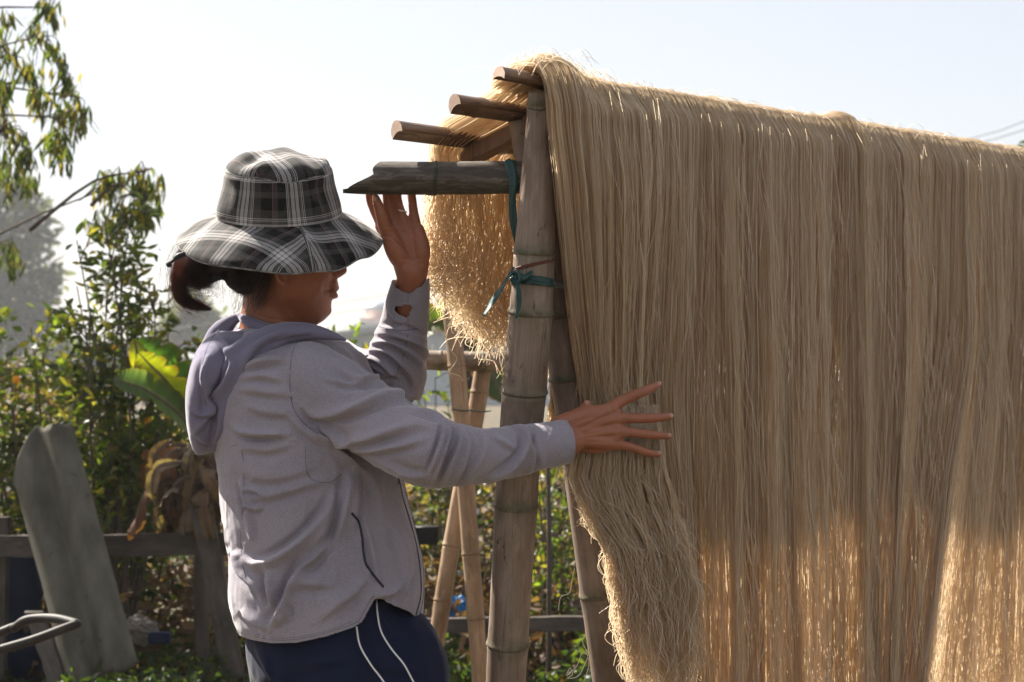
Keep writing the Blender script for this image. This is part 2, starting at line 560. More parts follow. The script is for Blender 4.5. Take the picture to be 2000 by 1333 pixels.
M['ring'] = mat_basic('silver', (0.75, 0.75, 0.75), (0.8, 0.8, 0.8), 40, 0.2, metal=1.0, bump=0)
M['bam_grey'] = mat_bamboo('weathered_bamboo', (0.20, 0.145, 0.11), (0.30, 0.235, 0.19), moss=0.95)
M['bam_tan'] = mat_bamboo('tan_bamboo', (0.26, 0.17, 0.105), (0.36, 0.255, 0.165), moss=0.6, mosscol=(0.12, 0.07, 0.035), blotch=0.68)
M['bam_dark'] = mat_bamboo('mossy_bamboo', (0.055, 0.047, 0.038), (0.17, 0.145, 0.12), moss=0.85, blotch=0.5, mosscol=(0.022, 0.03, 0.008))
M['slat'] = mat_basic('split_bamboo', (0.17, 0.105, 0.07), (0.27, 0.18, 0.13), 30, 0.6, (0.15, 1, 1), 0.3, 0.002)
M['slat'] = mat_bamboo('split_bamboo', (0.15, 0.090, 0.058), (0.25, 0.165, 0.115), moss=0.5, mosscol=(0.04, 0.03, 0.02), blotch=0.6)
M['cutend'] = mat_basic('cut_bamboo_end', (0.42, 0.30, 0.23), (0.52, 0.38, 0.30), 90, 0.8)
M['wood'] = mat_basic('grey_wood', (0.04, 0.031, 0.025), (0.115, 0.092, 0.076), 9, 0.85, (0.4, 1, 1), 0.6, 0.01)
M['wood'] = mat_bamboo('grey_wood', (0.045, 0.035, 0.028), (0.105, 0.085, 0.07), moss=0, blotch=0.6)
M['strap'] = mat_basic('green_plastic_ribbon', (0.013, 0.045, 0.043), (0.028, 0.08, 0.075), 60, 0.38, (1, 1, 0.2), 0.4, 0.001)
M['cord'] = mat_basic('brown_cord', (0.09, 0.03, 0.02), (0.14, 0.05, 0.03), 200, 0.6)
M['wire'] = mat_basic('wire', (0.04, 0.038, 0.035), (0.07, 0.06, 0.05), 90, 0.5)
M['noodle'] = mat_strand('dried_noodle', (0.42, 0.365, 0.28), (0.80, 0.76, 0.67), (0.85, 0.675, 0.455), 0.57, 0.75, 0.24)
M['leaf'] = mat_leaf('leaf', 0.5)
M['dry'] = mat_leaf('dry_leaf', 0.3, 0.7, 0.5)
M['bark'] = mat_basic('bark', (0.06, 0.045, 0.035), (0.14, 0.11, 0.085), 14, 0.9, (1, 1, 0.3), 0.6, 0.01)
M['twig'] = mat_basic('twig', (0.09, 0.06, 0.045), (0.16, 0.11, 0.08), 20, 0.9)
M['cement'] = mat_basic('fibre_cement', (0.062, 0.058, 0.042), (0.145, 0.137, 0.112), 11, 0.9, (1, 1, 0.25), 0.4, 0.004, 10, speck=((0.06, 0.062, 0.04), 22, 0.64))
M['soil'] = mat_basic('soil', (0.05, 0.034, 0.022), (0.115, 0.08, 0.05), 5, 0.95, (1, 1, 1), 0.9, 0.03, 9, speck=((0.03, 0.045, 0.012), 1.3, 0.52))
M['blue'] = mat_basic('blue_plastic', (0.003, 0.008, 0.030), (0.006, 0.015, 0.05), 12, 0.6)
M['blue_bag'] = mat_basic('blue_bag', (0.01, 0.10, 0.28), (0.02, 0.16, 0.38), 12, 0.5)
M['tubes'] = mat_basic('painted_tube', (0.02, 0.018, 0.018), (0.04, 0.034, 0.03), 30, 0.6)
M['rubber'] = mat_basic('rubber', (0.015, 0.015, 0.015), (0.03, 0.03, 0.03), 30, 0.8)
M['wall'] = mat_basic('lime_wall', (0.30, 0.35, 0.38), (0.40, 0.44, 0.46), 1.5, 0.9, speck=((0.25, 0.27, 0.27), 3, 0.6))
M['wall_pink'] = mat_basic('pink_wall', (0.62, 0.48, 0.44), (0.7, 0.6, 0.55), 1.2, 0.9)
M['roof'] = mat_basic('metal_roof', (0.22, 0.24, 0.24), (0.32, 0.34, 0.34), 2, 0.6)
M['glass'] = mat_basic('dark_window', (0.03, 0.04, 0.05), (0.05, 0.06, 0.07), 2, 0.15)
M['tank'] = mat_basic('steel_tank', (0.40, 0.45, 0.52), (0.5, 0.55, 0.6), 2, 0.35, metal=0.5)
M['sack'] = mat_basic('pale_sack', (0.16, 0.14, 0.12), (0.24, 0.21, 0.19), 12, 0.8)
M['orange'] = mat_basic('marigold', (0.80, 0.30, 0.02), (0.9, 0.42, 0.03), 40, 0.7)
M['shoe'] = mat_basic('shoe', (0.03, 0.03, 0.035), (0.06, 0.06, 0.07), 20, 0.6)

# ------------------------------------------------------------------ ground
gx = np.concatenate([np.linspace(-400, -12, 14), np.linspace(-10, 10, 60), np.linspace(12, 400, 14)])
gy = np.concatenate([np.linspace(-200, -4, 8), np.linspace(-2, 18, 80), np.linspace(20, 600, 20)])
GX, GY = np.meshgrid(gx, gy)
gp = np.column_stack([GX.ravel(), GY.ravel(), np.zeros(GX.size)])
near = np.exp(-((gp[:, 1] - 8) / 14) ** 2) * np.exp(-(gp[:, 0] / 12) ** 2)
gp[:, 2] = (vnoise(gp, 0.7, 3) * 0.03 + vnoise(gp, 2.3, 4) * 0.018) * near - 0.02
nx = len(gx); ii = np.arange(len(gy) - 1)[:, None] * nx + np.arange(nx - 1)[None, :]
gq = np.stack([ii, ii + 1, ii + nx + 1, ii + nx], -1).reshape(-1, 4)
tag(mesh_obj('ground', gp, gq, M['soil']), 'brown earth ground of the garden', kind='structure')

# ------------------------------------------------------------------ bamboo drying rack
def bamboo(name, pts, radii, nodes, mat, parent, seg=28, swell=0.080, res=0.006, wob=0.004, hollow_end=False):
    """pole along pts; nodes = positions 0..1 of the joints"""
    pp, rr = smooth_path(pts, radii, 8)
    ln = np.concatenate([[0], np.cumsum(np.linalg.norm(np.diff(pp, axis=0), axis=1))])
    Lt = ln[-1]
    s = np.linspace(0, Lt, int(Lt / res) + 2)
    for nd in nodes:
        s = np.concatenate([s, nd * Lt + np.array([-0.006, -0.003, -0.0012, 0, 0.0012, 0.003, 0.006])])
    s = np.unique(np.clip(s, 0, Lt))
    C = np.column_stack([np.interp(s, ln, pp[:, k]) for k in range(3)]); r = np.interp(s, ln, rr)
    dn = np.zeros(len(s)); nodeatt = np.zeros(len(s))
    for nd in nodes:
        x = s - nd * Lt
        dn += swell * np.exp(-(x / 0.006) ** 2) - swell * 1.2 * np.exp(-((x - 0.0035) / 0.0018) ** 2) + swell * 0.35 * np.exp(-(x / 0.03) ** 2)
        nodeatt = np.maximum(nodeatt, np.exp(-np.abs(x + 0.003) / 0.012))
    C2, T, U, W = frames(C)
    V = []; uv = []; att = []
    sd = abs(hash(name + str(len(bpy.data.objects)))) % 97 if False else len(bpy.data.objects) % 97
    for i in range(len(s)):
        for k in range(seg + 1):
            a = 2 * math.pi * k / seg
            q = r[i] * (1 + dn[i] + wob / 0.03 * 0.25 * math.sin(2 * a + s[i] * 3 + sd) + 0.008 * math.sin(3 * a + 1.3 * sd + s[i] * 7))
            V.append(C2[i] + U[i] * math.cos(a) * q + W[i] * math.sin(a) * q)
            uv.append((k / seg * 2 * math.pi * rr.mean() + sd * 0.37, s[i] + sd * 1.7)); att.append(nodeatt[i])
    n1 = seg + 1
    ii = (np.arange(len(s) - 1)[:, None] * n1 + np.arange(seg)[None, :]).ravel()
    Q = [(i, i + 1, i + n1 + 1, i + n1) for i in ii.tolist()]
    Q.append(tuple(range(seg - 1, -1, -1))); Q.append(tuple((len(s) - 1) * n1 + k for k in range(seg)))
    return mesh_obj(name, [tuple(v) for v in V], Q, mat, parent, uv=uv, attrs={'node': att})

RK = empty('bamboo_drying_rack', (0.02, 3.5, 0), 'weathered bamboo drying rack with crossed grey posts and split slats on top, carrying the noodles', 'rack')
def pole_pt(rows): return [P(a, b, c) for a, b, c in rows]
def to_ground(p, q):
    """continue the line p->q down to the ground"""
    p = Vector(p); q = Vector(q); t = (q.z + 0.03) / (p.z - q.z)
    return q + (q - p) * t

a0, a1, a2, a3 = P(1058, 178, 3.465), P(1040, 560, 3.50), P(1013, 900, 3.56), P(988, 1333, 3.635)
a4 = to_ground(a2, a3)
zz = lambda py, Y=3.52: CH + (HOR - py) / F * Y
ztop = a0.z; tot = (a0 - a4).length
nodeA = [(a0.z - zz(y)) / (a0.z - a4.z) for y in (213, 492, 607, 762, 990, 1272)] + [0.62 + 0.1, 0.80, 0.9]
nodeA = [x for x in nodeA if x < 0.98]
bamboo('post', [a0, a1, a2, a3, a4], [0.0205, 0.0335, 0.0355, 0.0348, 0.036], nodeA, M['bam_grey'], RK, seg=36)
b0, b1, b2, b3 = P(1026, 232, 3.585), P(1075, 500, 3.61), P(1113, 760, 3.63), P(1195, 1333, 3.71)
b4 = to_ground(b2, b3)
nodeB = [(b0.z - zz(y, 3.61)) / (b0.z - b4.z) for y in (420, 618, 738, 1168)] + [0.68, 0.8, 0.92]
pB = bamboo('post', [b0, b1, b2, b3, b4], [0.029, 0.031, 0.031, 0.0345, 0.037], nodeB, M['bam_grey'], RK, seg=36)

# ridge frame: d along the rack, n towards its back side
R0 = np.array([0.13, 3.55]); DV = np.array([0.65, 0.76]); DV = DV / np.linalg.norm(DV); NV = np.array([-DV[1], DV[0]])
def rk(t, s, z): return Vector((R0[0] + DV[0] * t + NV[0] * s, R0[1] + DV[1] * t + NV[1] * s, z))

def slat(t0, t1, s, z, wdt, th, tilt, nodes):
    """split bamboo lath with a rounded outer face, cut end facing -t"""
    V = []; Fc = []; prof = []; uvs = []
    n = 14
    for k in range(n + 1):       # outer (upper) convex side
        a = math.pi * (0.12 + 0.76 * k / n)
        prof.append((-math.cos(a) * wdt / 2 / math.cos(math.pi * 0.12), math.sin(a) * th - th * 0.35))
    for k in range(n + 1):
        x = wdt / 2 * (1 - 2 * k / n) * 0.97
        prof.append((x, -th * 0.50 + 0.25 * th * (1 - (2 * x / wdt) ** 2)))
    m = len(prof); ct, st = math.cos(tilt), math.sin(tilt)
    ts = np.unique(np.concatenate([np.linspace(t0, t1, 60)] + [nd + np.array([-.01, -.004, 0, .004, .01]) for nd in nodes]))
    for i, t in enumerate(ts):
        g = 1 + sum(0.10 * math.exp(-((t - nd) / 0.006) ** 2) for nd in nodes) + 0.03 * math.sin(t * 9 + s * 50)
        for (x, y) in prof:
            xx = x * ct - y * st; yy = x * st + y * ct
            skew = 0.012 * (x / wdt) if i == 0 else 0
            sg = (0.020 * min(1, max(0, (t + .16) / .22)) - 0.009 * max(0, t)) if s < .05 else 0
            p = rk(t + skew, s + xx * g, z - sg + yy * g)
            V.append(tuple(p)); uvs.append((x + y * 2 + s * 3, t + s * 5))
    for i in range(len(ts) - 1):
        for k in range(m):
            k2 = (k + 1) % m
            Fc.append((i * m + k, i * m + k2, (i + 1) * m + k2, (i + 1) * m + k))
    end = [tuple(range(m))]; Fc.append(tuple((len(ts) - 1) * m + k for k in range(m)))
    o = mesh_obj('slat', V, Fc + end, M['slat'], RK, uv=uvs)
    o.data.materials.append(M['cutend'])
    pl = o.data.polygons[len(Fc)]; pl.material_index = 1; pl.use_smooth = False
    return o
slat(-0.232, 1.9, 0.000, 1.744, 0.036, 0.018, 0.10, [0.2, 0.55])
slat(-0.228, 1.9, 0.100, 1.706, 0.036, 0.022, -0.35, [-0.165, 0.3])
slat(-0.236, 1.9, 0.222, 1.672, 0.036, 0.022, -0.30, [-0.045, 0.35])

def plank(name, p, q, wv, hv, wd, th, mat, parent, seed=0):
    """slightly uneven sawn board from p to q; wv width dir, hv thickness dir"""
    p = Vector(p); q = Vector(q); wv = Vector(wv).normalized(); hv = Vector(hv).normalized()
    n = 14; V = []; Fc = []
    rd = random.Random(seed)
    pr = [(-1, -1), (-0.93, -1.04), (0.93, -1.03), (1, -1), (1.03, 0), (1, 1), (0.93, 1.04), (-0.93, 1.03), (-1, 1), (-1.03, 0)]
    for i in range(n + 1):
        c = p.lerp(q, i / n)
        ww = wd / 2 * (1 + rd.uniform(-.05, .05)); hh = th / 2 * (1 + rd.uniform(-.08, .08)); sh = rd.uniform(-.02, .02) * wd
        for a, b in pr: V.append(tuple(c + wv * (a * ww + sh) + hv * b * hh))
    m = len(pr)
    for i in range(n):
        for k in range(m):
            k2 = (k + 1) % m
            Fc.append((i * m + k, i * m + k2, (i + 1) * m + k2, (i + 1) * m + k))
    Fc.append(tuple(range(m))); Fc.append(tuple(n * m + k for k in range(m - 1, -1, -1)))
    uvp = [(a * wd / 2 + seed, (q - p).length * i / n) for i in range(n + 1) for a, b in pr]
    return mesh_obj(name, V, Fc, mat, parent, smooth=False, uv=uvp)

rp, rq = rk(-0.03, 0.30, 1.625), rk(-0.06, -0.015, 1.714)
plank('rafter', rp, rq, (DV[0], DV[1], 0), (0, 0, 1), 0.034, 0.026, M['slat'], RK, 3)
rp2, rq2 = rk(1.75, 0.30, 1.625), rk(1.75, -0.015, 1.714)
plank('rafter', rp2, rq2, (DV[0], DV[1], 0), (0, 0, 1), 0.034, 0.026, M['slat'], RK, 4)
# far pair of posts, past the right edge of the picture
bamboo('post', [rk(1.8, -0.01, 1.71), rk(1.8, 0.10, 0.9), rk(1.8, 0.22, -0.03)], [0.03, 0.033, 0.035], [0.15, 0.3, 0.45, 0.6, 0.8], M['bam_grey'], RK)
bamboo('post', [rk(1.87, 0.10, 1.68), rk(1.87, -0.02, 0.9), rk(1.87, -0.14, -0.03)], [0.03, 0.033, 0.035], [0.12, 0.28, 0.5, 0.7, 0.85], M['bam_grey'], RK)

# dark mossy crossbar with a split, hollow mouth
def crossbar():
    Yp = 3.53; seg = 40; r = 0.0275; wall = 0.007
    x0, x1 = 672, 1066; V = []; Fc = []; uv = []; att = []
    pxs = np.unique(np.concatenate([np.linspace(x0, 760, 60), np.linspace(760, x1, 60), 848 + np.array([-6, -3, -1.5, 0, 1.5, 3, 6])]))
    for i, px in enumerate(pxs):
        cy = 348 - (px - 850) * 0.004
        c = P(px, cy, Yp)
        f = math.exp(-((px - 848) / 8.0) ** 2)
        g = 1 + 0.075 * f - 0.05 * math.exp(-((px - 853) / 2.5) ** 2)
        for k in range(seg + 1):
            a = 2 * math.pi * k / seg       # a=0 top, pi bottom, pi/2 towards camera
            # mouth: upper half cut away toward the tip, leaving a lower spout
            rad = r * g * (1 + 0.02 * math.sin(3 * a + px * 0.02))
            up = math.cos(a)
            u = c.z + up * rad; dy = -math.sin(a) * rad
            V.append((c.x, c.y + dy, u))
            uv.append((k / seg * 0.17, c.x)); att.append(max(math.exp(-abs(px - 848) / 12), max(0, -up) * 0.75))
    V = np.array(V)
    n1 = seg + 1
    # shear the ring starts so that the end becomes an oblique mouth
    A = np.tile(np.linspace(0, 2 * math.pi, n1), len(pxs)).reshape(len(pxs), n1)
    up = np.cos(A); fr = np.sin(A)
    start = np.where(up > 0.1, 728 + 12 * (up - 0.1) - 18 * np.clip(1 - np.abs(up - 0.45) / 0.45, 0, 1) * 0 , 728 - np.maximum(0.1 - up, 0) ** 0.75 * 54)
    start = np.clip(start + 4 * np.sin(A * 5), 670, 760)
    PX = pxs[:, None]
    newpx = np.where(PX < 860, start + (PX - x0) * (860 - start) / (860 - x0), PX)
    X = (newpx - 1000) / F * Yp
    V = V.reshape(len(pxs), n1, 3); V[:, :, 0] = X
    # curl the spout tip inward a little
    tip = np.clip((728 - newpx) / 56, 0, 1)
    cz = P(700, 348, Yp).z
    V[:, :, 2] = np.where(tip > 0, V[:, :, 2] + tip ** 2 * 0.0022, V[:, :, 2])
    V[:, :, 1] = Yp + (V[:, :, 1] - Yp) * (1 - 0.75 * tip ** 1.5)
    V = V.reshape(-1, 3)
    ii = (np.arange(len(pxs) - 1)[:, None] * n1 + np.arange(seg)[None, :]).ravel()
    Q = np.stack([ii, ii + 1, ii + n1 + 1, ii + n1], -1)
    o = mesh_obj('crossbar', V, Q, M['bam_dark'], RK, uv=uv, attrs={'node': att})
    s = o.modifiers.new('wall', 'SOLIDIFY'); s.thickness = wall; s.offset = -1
    # node wall inside the tube and a frayed sheath bud under the joint
    c = P(752, 348, Yp)
    vv = [tuple(c + Vector((0, math.sin(2 * math.pi * k / 24) * 0.023, math.cos(2 * math.pi * k / 24) * 0.023))) for k in range(24)]
    mesh_obj('diaphragm', vv, [tuple(range(24))], M['bam_dark'], o)
    bud = [tube([P(836 + 5 * math.sin(j), 374, Yp - 0.004 * (j % 3)), P(833 + j * 2.2, 379 + (j % 3), Yp - 0.004), P(832 + j * 2.6 + random.uniform(-2, 2), 383 - (j % 2) * 2, Yp - 0.006)], [0.0022, 0.0016, 0.0004], 5, 3) for j in range(6)]
    v, f = join(bud); mesh_obj('sheath_bud', v, f, M['bam_dark'], o)
    return o
crossbar()

# ---- lashings
def ribbon(name, pts, width, wvec, mat, parent, sub=6, twist=0.0, thick=0.0006):
    pp, ww = smooth_path(pts, [width] * len(pts) if np.isscalar(width) else width, sub)
    wv0 = Vector(wvec).normalized(); V = []; Fc = []
    n = len(pp)
    for i in range(n):
        t = (Vector(pp[min(i + 1, n - 1)]) - Vector(pp[max(i - 1, 0)])).normalized()
        w1 = (wv0 - t * wv0.dot(t)).normalized()
        w1 = Matrix.Rotation(twist * i / n, 3, t) @ w1
        nn = t.cross(w1)
        for k in range(5):
            x = (k / 4 - 0.5)
            V.append(tuple(Vector(pp[i]) + w1 * x * ww[i] + nn * (0.0012 * math.cos(x * 9 + i * 0.35))))
    for i in range(n - 1):
        for k in range(4): Fc.append((i * 5 + k, i * 5 + k + 1, i * 5 + k + 6, i * 5 + k + 5))
    o = mesh_obj(name, V, Fc, mat, parent)
    s = o.modifiers.new('t', 'SOLIDIFY'); s.thickness = thick
    return o
Yp = 3.53
def loop_x(px, r, a0, a1, n=18, cy=348, dx=0.0):
    o = []
    for i in range(n + 1):
        a = R(a0 + (a1 - a0) * i / n); c = P(px, cy, Yp)
        o.append(c + Vector((dx * i / n, -math.sin(a) * r, math.cos(a) * r)))
    return o
ST = ribbon('strap', loop_x(1004, 0.0292, -80, 300, dx=-0.006), 0.009, (1, 0, 0), M['strap'], RK, 2)
ribbon('strap', loop_x(996, 0.0300, -60, 290, dx=0.008), 0.008, (1, 0, 0), M['strap'], RK, 2)
ribbon('strap', [P(990, 312, 3.502), P(998, 330, 3.4985), P(1003, 360, 3.497), P(1001, 385, 3.499), P(1003, 430, 3.502), P(1008, 470, 3.505), P(1012, 495, 3.512)], [0.012, 0.015, 0.014, 0.012, 0.012, 0.008, 0.003], (1, 0, 0), M['strap'], RK)
def loop_post(y0, y1, r, a0, a1, cx0=1041, Yc=3.498, n=26):
    o = []
    for i in range(n + 1):
        f = i / n; a = R(a0 + (a1 - a0) * f)
        c = P(cx0, y0 + (y1 - y0) * f, Yc)
        o.append(c + Vector((math.cos(a) * r, -math.sin(a) * r, 0)))
    return o
# band round both posts, knot at its left side
ribbon('strap', loop_post(548, 556, 0.0358, 150, 0) + [P(1110, 556, 3.56), P(1128, 548, 3.62), P(1105, 542, 3.66), P(1050, 540, 3.66), P(1004, 540, 3.56), P(996, 545, 3.48)], 0.0125, (0, 0, 1), M['strap'], RK, 2)
ribbon('strap', loop_post(541, 553, 0.0364, 150, 10), 0.009, (0, 0, 1), M['strap'], RK, 2)
kn = [ellipsoid(P(1008, 545, 3.462), (0.0085, 0.007, 0.010)), tube([P(1000, 536, 3.464), P(1012, 533, 3.452), P(1016, 546, 3.448), P(1006, 555, 3.454), P(999, 545, 3.459)], 0.0035, 6)]
v, f = join(kn); mesh_obj('knot', v, f, M['strap'], RK)
ribbon('strap', [P(1003, 522, 3.46), P(995, 538, 3.455), P(975, 570, 3.435), P(957, 597, 3.43), P(945, 617, 3.425)], [0.006, 0.009, 0.0115, 0.013, 0.014], (1, -0.3, 0.5), M['strap'], RK, twist=0.4)
ribbon('strap', [P(1008, 548, 3.452), P(1013, 570, 3.448), P(1013, 595, 3.448), P(1008, 622, 3.446)], [0.006, 0.008, 0.007, 0.004], (1, 0, 0), M['strap'], RK)
ribbon('strap', [P(1012, 548, 3.452), P(1028, 540, 3.442), P(1040, 530, 3.442)], [0.006, 0.009, 0.005], (0, 0, 1), M['strap'], RK)
for dz in (0, 3):
    v, f = tube(loop_post(530 + dz, 506 + dz, 0.0362, 165, 20), 0.0016, 6, 2); mesh_obj('cord', v, f, M['cord'], RK)
v, f = tube([P(1033, 212, 3.437), P(1052, 216, 3.431), P(1066, 213, 3.436), P(1082, 205, 3.44)], 0.0012, 6, 4); mesh_obj('wire', v, f, M['wire'], RK)

# ------------------------------------------------------------------ noodles hung over the rack
def curves_obj(name, S, rad, mat, parent, tip=True):
    """S (n,k,3)"""
    n, k, _ = S.shape
    cd = bpy.data.hair_curves.new(name)
    cd.add_curves([k] * n)
    cd.points.foreach_set('position', S.astype(np.float32).ravel())
    rr = np.repeat(np.asarray(rad, dtype=np.float32)[:, None], k, 1) if np.ndim(rad) else np.full((n, k), rad, dtype=np.float32)
    if tip: rr = rr * np.concatenate([np.ones(k - 2), [0.85, 0.5]])[None, :]
    at = cd.attributes.get('radius') or cd.attributes.new('radius', 'FLOAT', 'POINT')
    at.data.foreach_set('value', rr.astype(np.float32).ravel())
    cd.materials.append(mat)
    o = bpy.data.objects.new(name, cd)
    return link(o, parent)

def n1(x, f, seed):     # 1-D smooth noise
    p = np.column_stack([x * f, np.full_like(x, seed * 7.3), np.zeros_like(x)])
    return vnoise(p, 1.0, seed)

ND = empty('noodle_curtain', (0.13, 3.55, 0), 'long pale dried noodles draped over the bamboo rack like a curtain', 'noodles')
ZR = 1.741
def zr(t): return ZR - 0.004 + 0.013 * np.clip(t, 0, 2) / 1.5 + 0.010 * np.exp(-((t + 0.2) / 0.12) ** 2)
def rk_arr(t, s, z):
    return np.stack([R0[0] + DV[0] * t + NV[0] * s, R0[1] + DV[1] * t + NV[1] * s, z], -1)
def bulk(t):
    return 0.006 + 0.026 * np.exp(-((t + 0.115) / 0.055) ** 2) + 0.020 * np.exp(-((t - 0.765) / 0.045) ** 2) + 0.004 * n1(t, 14, 2)

def front_strands(n):
    t0 = rng.uniform(-0.165, 2.0, n)
    # gather into hanks
    hc = np.sort(rng.uniform(-0.165, 2.0, 330)); sz = rng.uniform(0.0, 0.62, 330) ** 1.3
    j = np.clip(np.searchsorted(hc, t0), 1, 329); j = np.where(np.abs(hc[j - 1] - t0) < np.abs(hc[j] - t0), j - 1, j)
    cl = rng.uniform(0.0, 1.0, n) * sz[j]
    hkd = rng.normal(0, 1, 330)[j]
    t0 = t0 + (hc[j] - t0) * cl
    # thinner places let more light through
    thin = 0.62 * np.exp(-((t0 - 1.235) / 0.022) ** 2) + 0.40 * np.exp(-((t0 - 0.60) / 0.02) ** 2) + 0.42 * np.exp(-((t0 - 0.98) / 0.025) ** 2) + 0.3 * np.exp(-((t0 - 0.80) / 0.02) ** 2) + 0.3 * np.clip(n1(t0, 9, 31), 0, 1)
    keep = rng.random(n) > thin
    t0 = t0[keep]; cl = cl[keep]; hkd = hkd[keep]; n = len(t0)
    lay = rng.random(n) ** 0.8
    zend = rng.normal(0.52, 0.05, n)
    left = np.clip(1 - (t0 + 0.02) / 0.12, 0, 1)
    short = rng.random(n) < left
    zend = np.where(short, rng.uniform(1.05, 1.22, n), zend)
    K = 26
    u = np.linspace(0, 1, K - 5)
    b = bulk(t0)
    h = b * lay
    S = np.zeros((n, K, 3))
    arc = [(0.075, -0.016), (0.035, 0.002), (0.008, 0.013), (-0.018, 0.010), (-0.034, -0.012)]
    wv = rng.normal(0, 1, (n, 6)); fz_ = (rng.random(n) < 0.45) * rng.uniform(.5, 3.2, n)
    for j, (s, dz) in enumerate(arc):
        an = (s + 0.035) / 0.11
        S[:, j] = rk_arr(t0 + 0.002 * wv[:, 0], s - h * (1 - np.clip(an, 0, 1)) * 0.8, zr(t0) + dz + h * np.clip(an + 0.45, 0, 1) + 0.002 * wv[:, 5])
    fold_a = 0.013 * n1(t0, 16, 7) + 0.008 * n1(t0, 45, 8)
    for i, uu in enumerate(u):
        z = (ZR - 0.04) + (zend - (ZR - 0.04)) * uu
        drop = np.clip(ZR - z, 0, 3)
        D = 0.215 * np.exp(-(np.clip(t0 + 0.16, 0, 9)) / 0.16)
        t = t0 + D * np.clip(drop / 0.55, 0, 1.6) ** 1.6
        g = np.clip(drop / 0.5, 0, 1)
        t = t + g * (0.006 * n1(t0 * 1.0 + z * 0.06, 30, 12) + 0.004 * wv[:, 0]) + 0.0045 * np.sin(drop * (5 + 4 * wv[:, 1]) + wv[:, 2] * 3) * g + 0.0016 * np.sin(drop * (22 + 8 * wv[:, 3]) + wv[:, 4] * 3) * g * fz_
        # lean of the lower right part (folds fan to the left)
        t = t - 0.26 * np.clip(drop - 0.38, 0, 2) * np.exp(-((t0 - 1.18) / 0.26) ** 2) - 0.02 * np.clip((drop - 0.38) / 0.3, 0, 1) * np.exp(-((t0 - 1.20) / 0.03) ** 2)
        bulge = 0.062 * np.exp(-((np.clip(t0, 0.0, 9)) / 0.20) ** 2) * np.clip((drop - 0.15) / 0.35, 0, 1) ** 1.3
        s = -0.038 - (0.016 * lay + h * 0.6) + 0.0035 * hkd * g * cl + fold_a * (0.25 + 1.3 * g) + bulge + 0.003 * np.sin(drop * (7 + 2 * wv[:, 3]) + wv[:, 4] * 3) * g
        if i > len(u) - 4:
            cu = (i - len(u) + 4) / 3.0
            t = t + 0.012 * cu * wv[:, 5]; s = s + 0.012 * cu * wv[:, 1]
        S[:, 5 + i] = rk_arr(t, s, z)
    return S

S = front_strands(14500)
fr_o = curves_obj('front_drape', S, rng.uniform(0.00030, 0.00062, len(S)), M['noodle'], ND)
tag(fr_o, kind='stuff')

def back_strands(n):
    t0 = rng.uniform(-0.115, 2.0, n)
    hk = np.round(t0 / 0.02) * 0.02
    t0 = t0 + (hk - t0) * 0.35
    n = len(t0)
    lay = rng.random(n)
    e = np.clip((t0 + 0.115) / 0.16, 0, 1)
    zend = 1.43 - 0.10 * e ** 0.6 + rng.normal(0, 0.024, n) + 0.03 * n1(t0, 18, 21) + (0.075 * n1(t0, 4.5, 22) - 0.02) * np.clip(t0 * 4, 0, 1)
    K = 25; S = np.zeros((n, K, 3)); wv = rng.normal(0, 1, (n, 8))
    b = 0.008 + 0.02 * np.exp(-((t0 + 0.08) / 0.06) ** 2)
    h = b * lay
    arc = [(-0.02, 0.006), (0.01, 0.012), (0.05, -0.006), (0.10, -0.030), (0.16, -0.052), (0.215, -0.070), (0.243, -0.092)]
    tshift0 = -0.03 * np.exp(-(t0 + 0.115) / 0.05)
    for j, (s, dz) in enumerate(arc):
        S[:, j] = rk_arr(t0 + tshift0 * (1 - j / 6) + 0.006 * wv[:, 0], s + h * 0.3 * (j / 6), zr(t0) + dz + h + 0.0035 * wv[:, 5] + 0.003 * wv[:, 6] * (j > 2))
    m = K - len(arc)
    for i in range(m):
        uu = (i + 1) / m
        z0 = ZR - 0.10
        z = z0 + (zend - z0) * uu
        ph = uu * (13 + 6 * wv[:, 1]) + wv[:, 2] * 4
        am = 0.0030 + 0.013 * uu ** 1.8
        t = t0 + 0.006 * wv[:, 0] + am * np.sin(ph) * (0.5 + 0.5 * np.abs(wv[:, 7])) + 0.010 * uu * wv[:, 3] * 0.7
        s = 0.248 + 0.035 * lay * (0.5 + uu) - 0.01 + am * np.cos(ph * 1.1 + wv[:, 4]) + 0.01 * uu * wv[:, 4]
        z = z + 0.006 * uu * np.sin(ph * 1.7)
        if i >= m - 3:          # frizzed ends turn up
            k = i - (m - 3) + 1
            z = z + 0.006 * k * np.clip(wv[:, 6], 0, 2) + 0.003 * k
            t = t + 0.005 * k * wv[:, 5]
        S[:, len(arc) + i] = rk_arr(t, s, z)
    return S
S = back_strands(9000)
bk_o = curves_obj('back_drape', S, rng.uniform(0.00042, 0.00068, len(S)), M['noodle'], ND); tag(bk_o, kind='stuff')

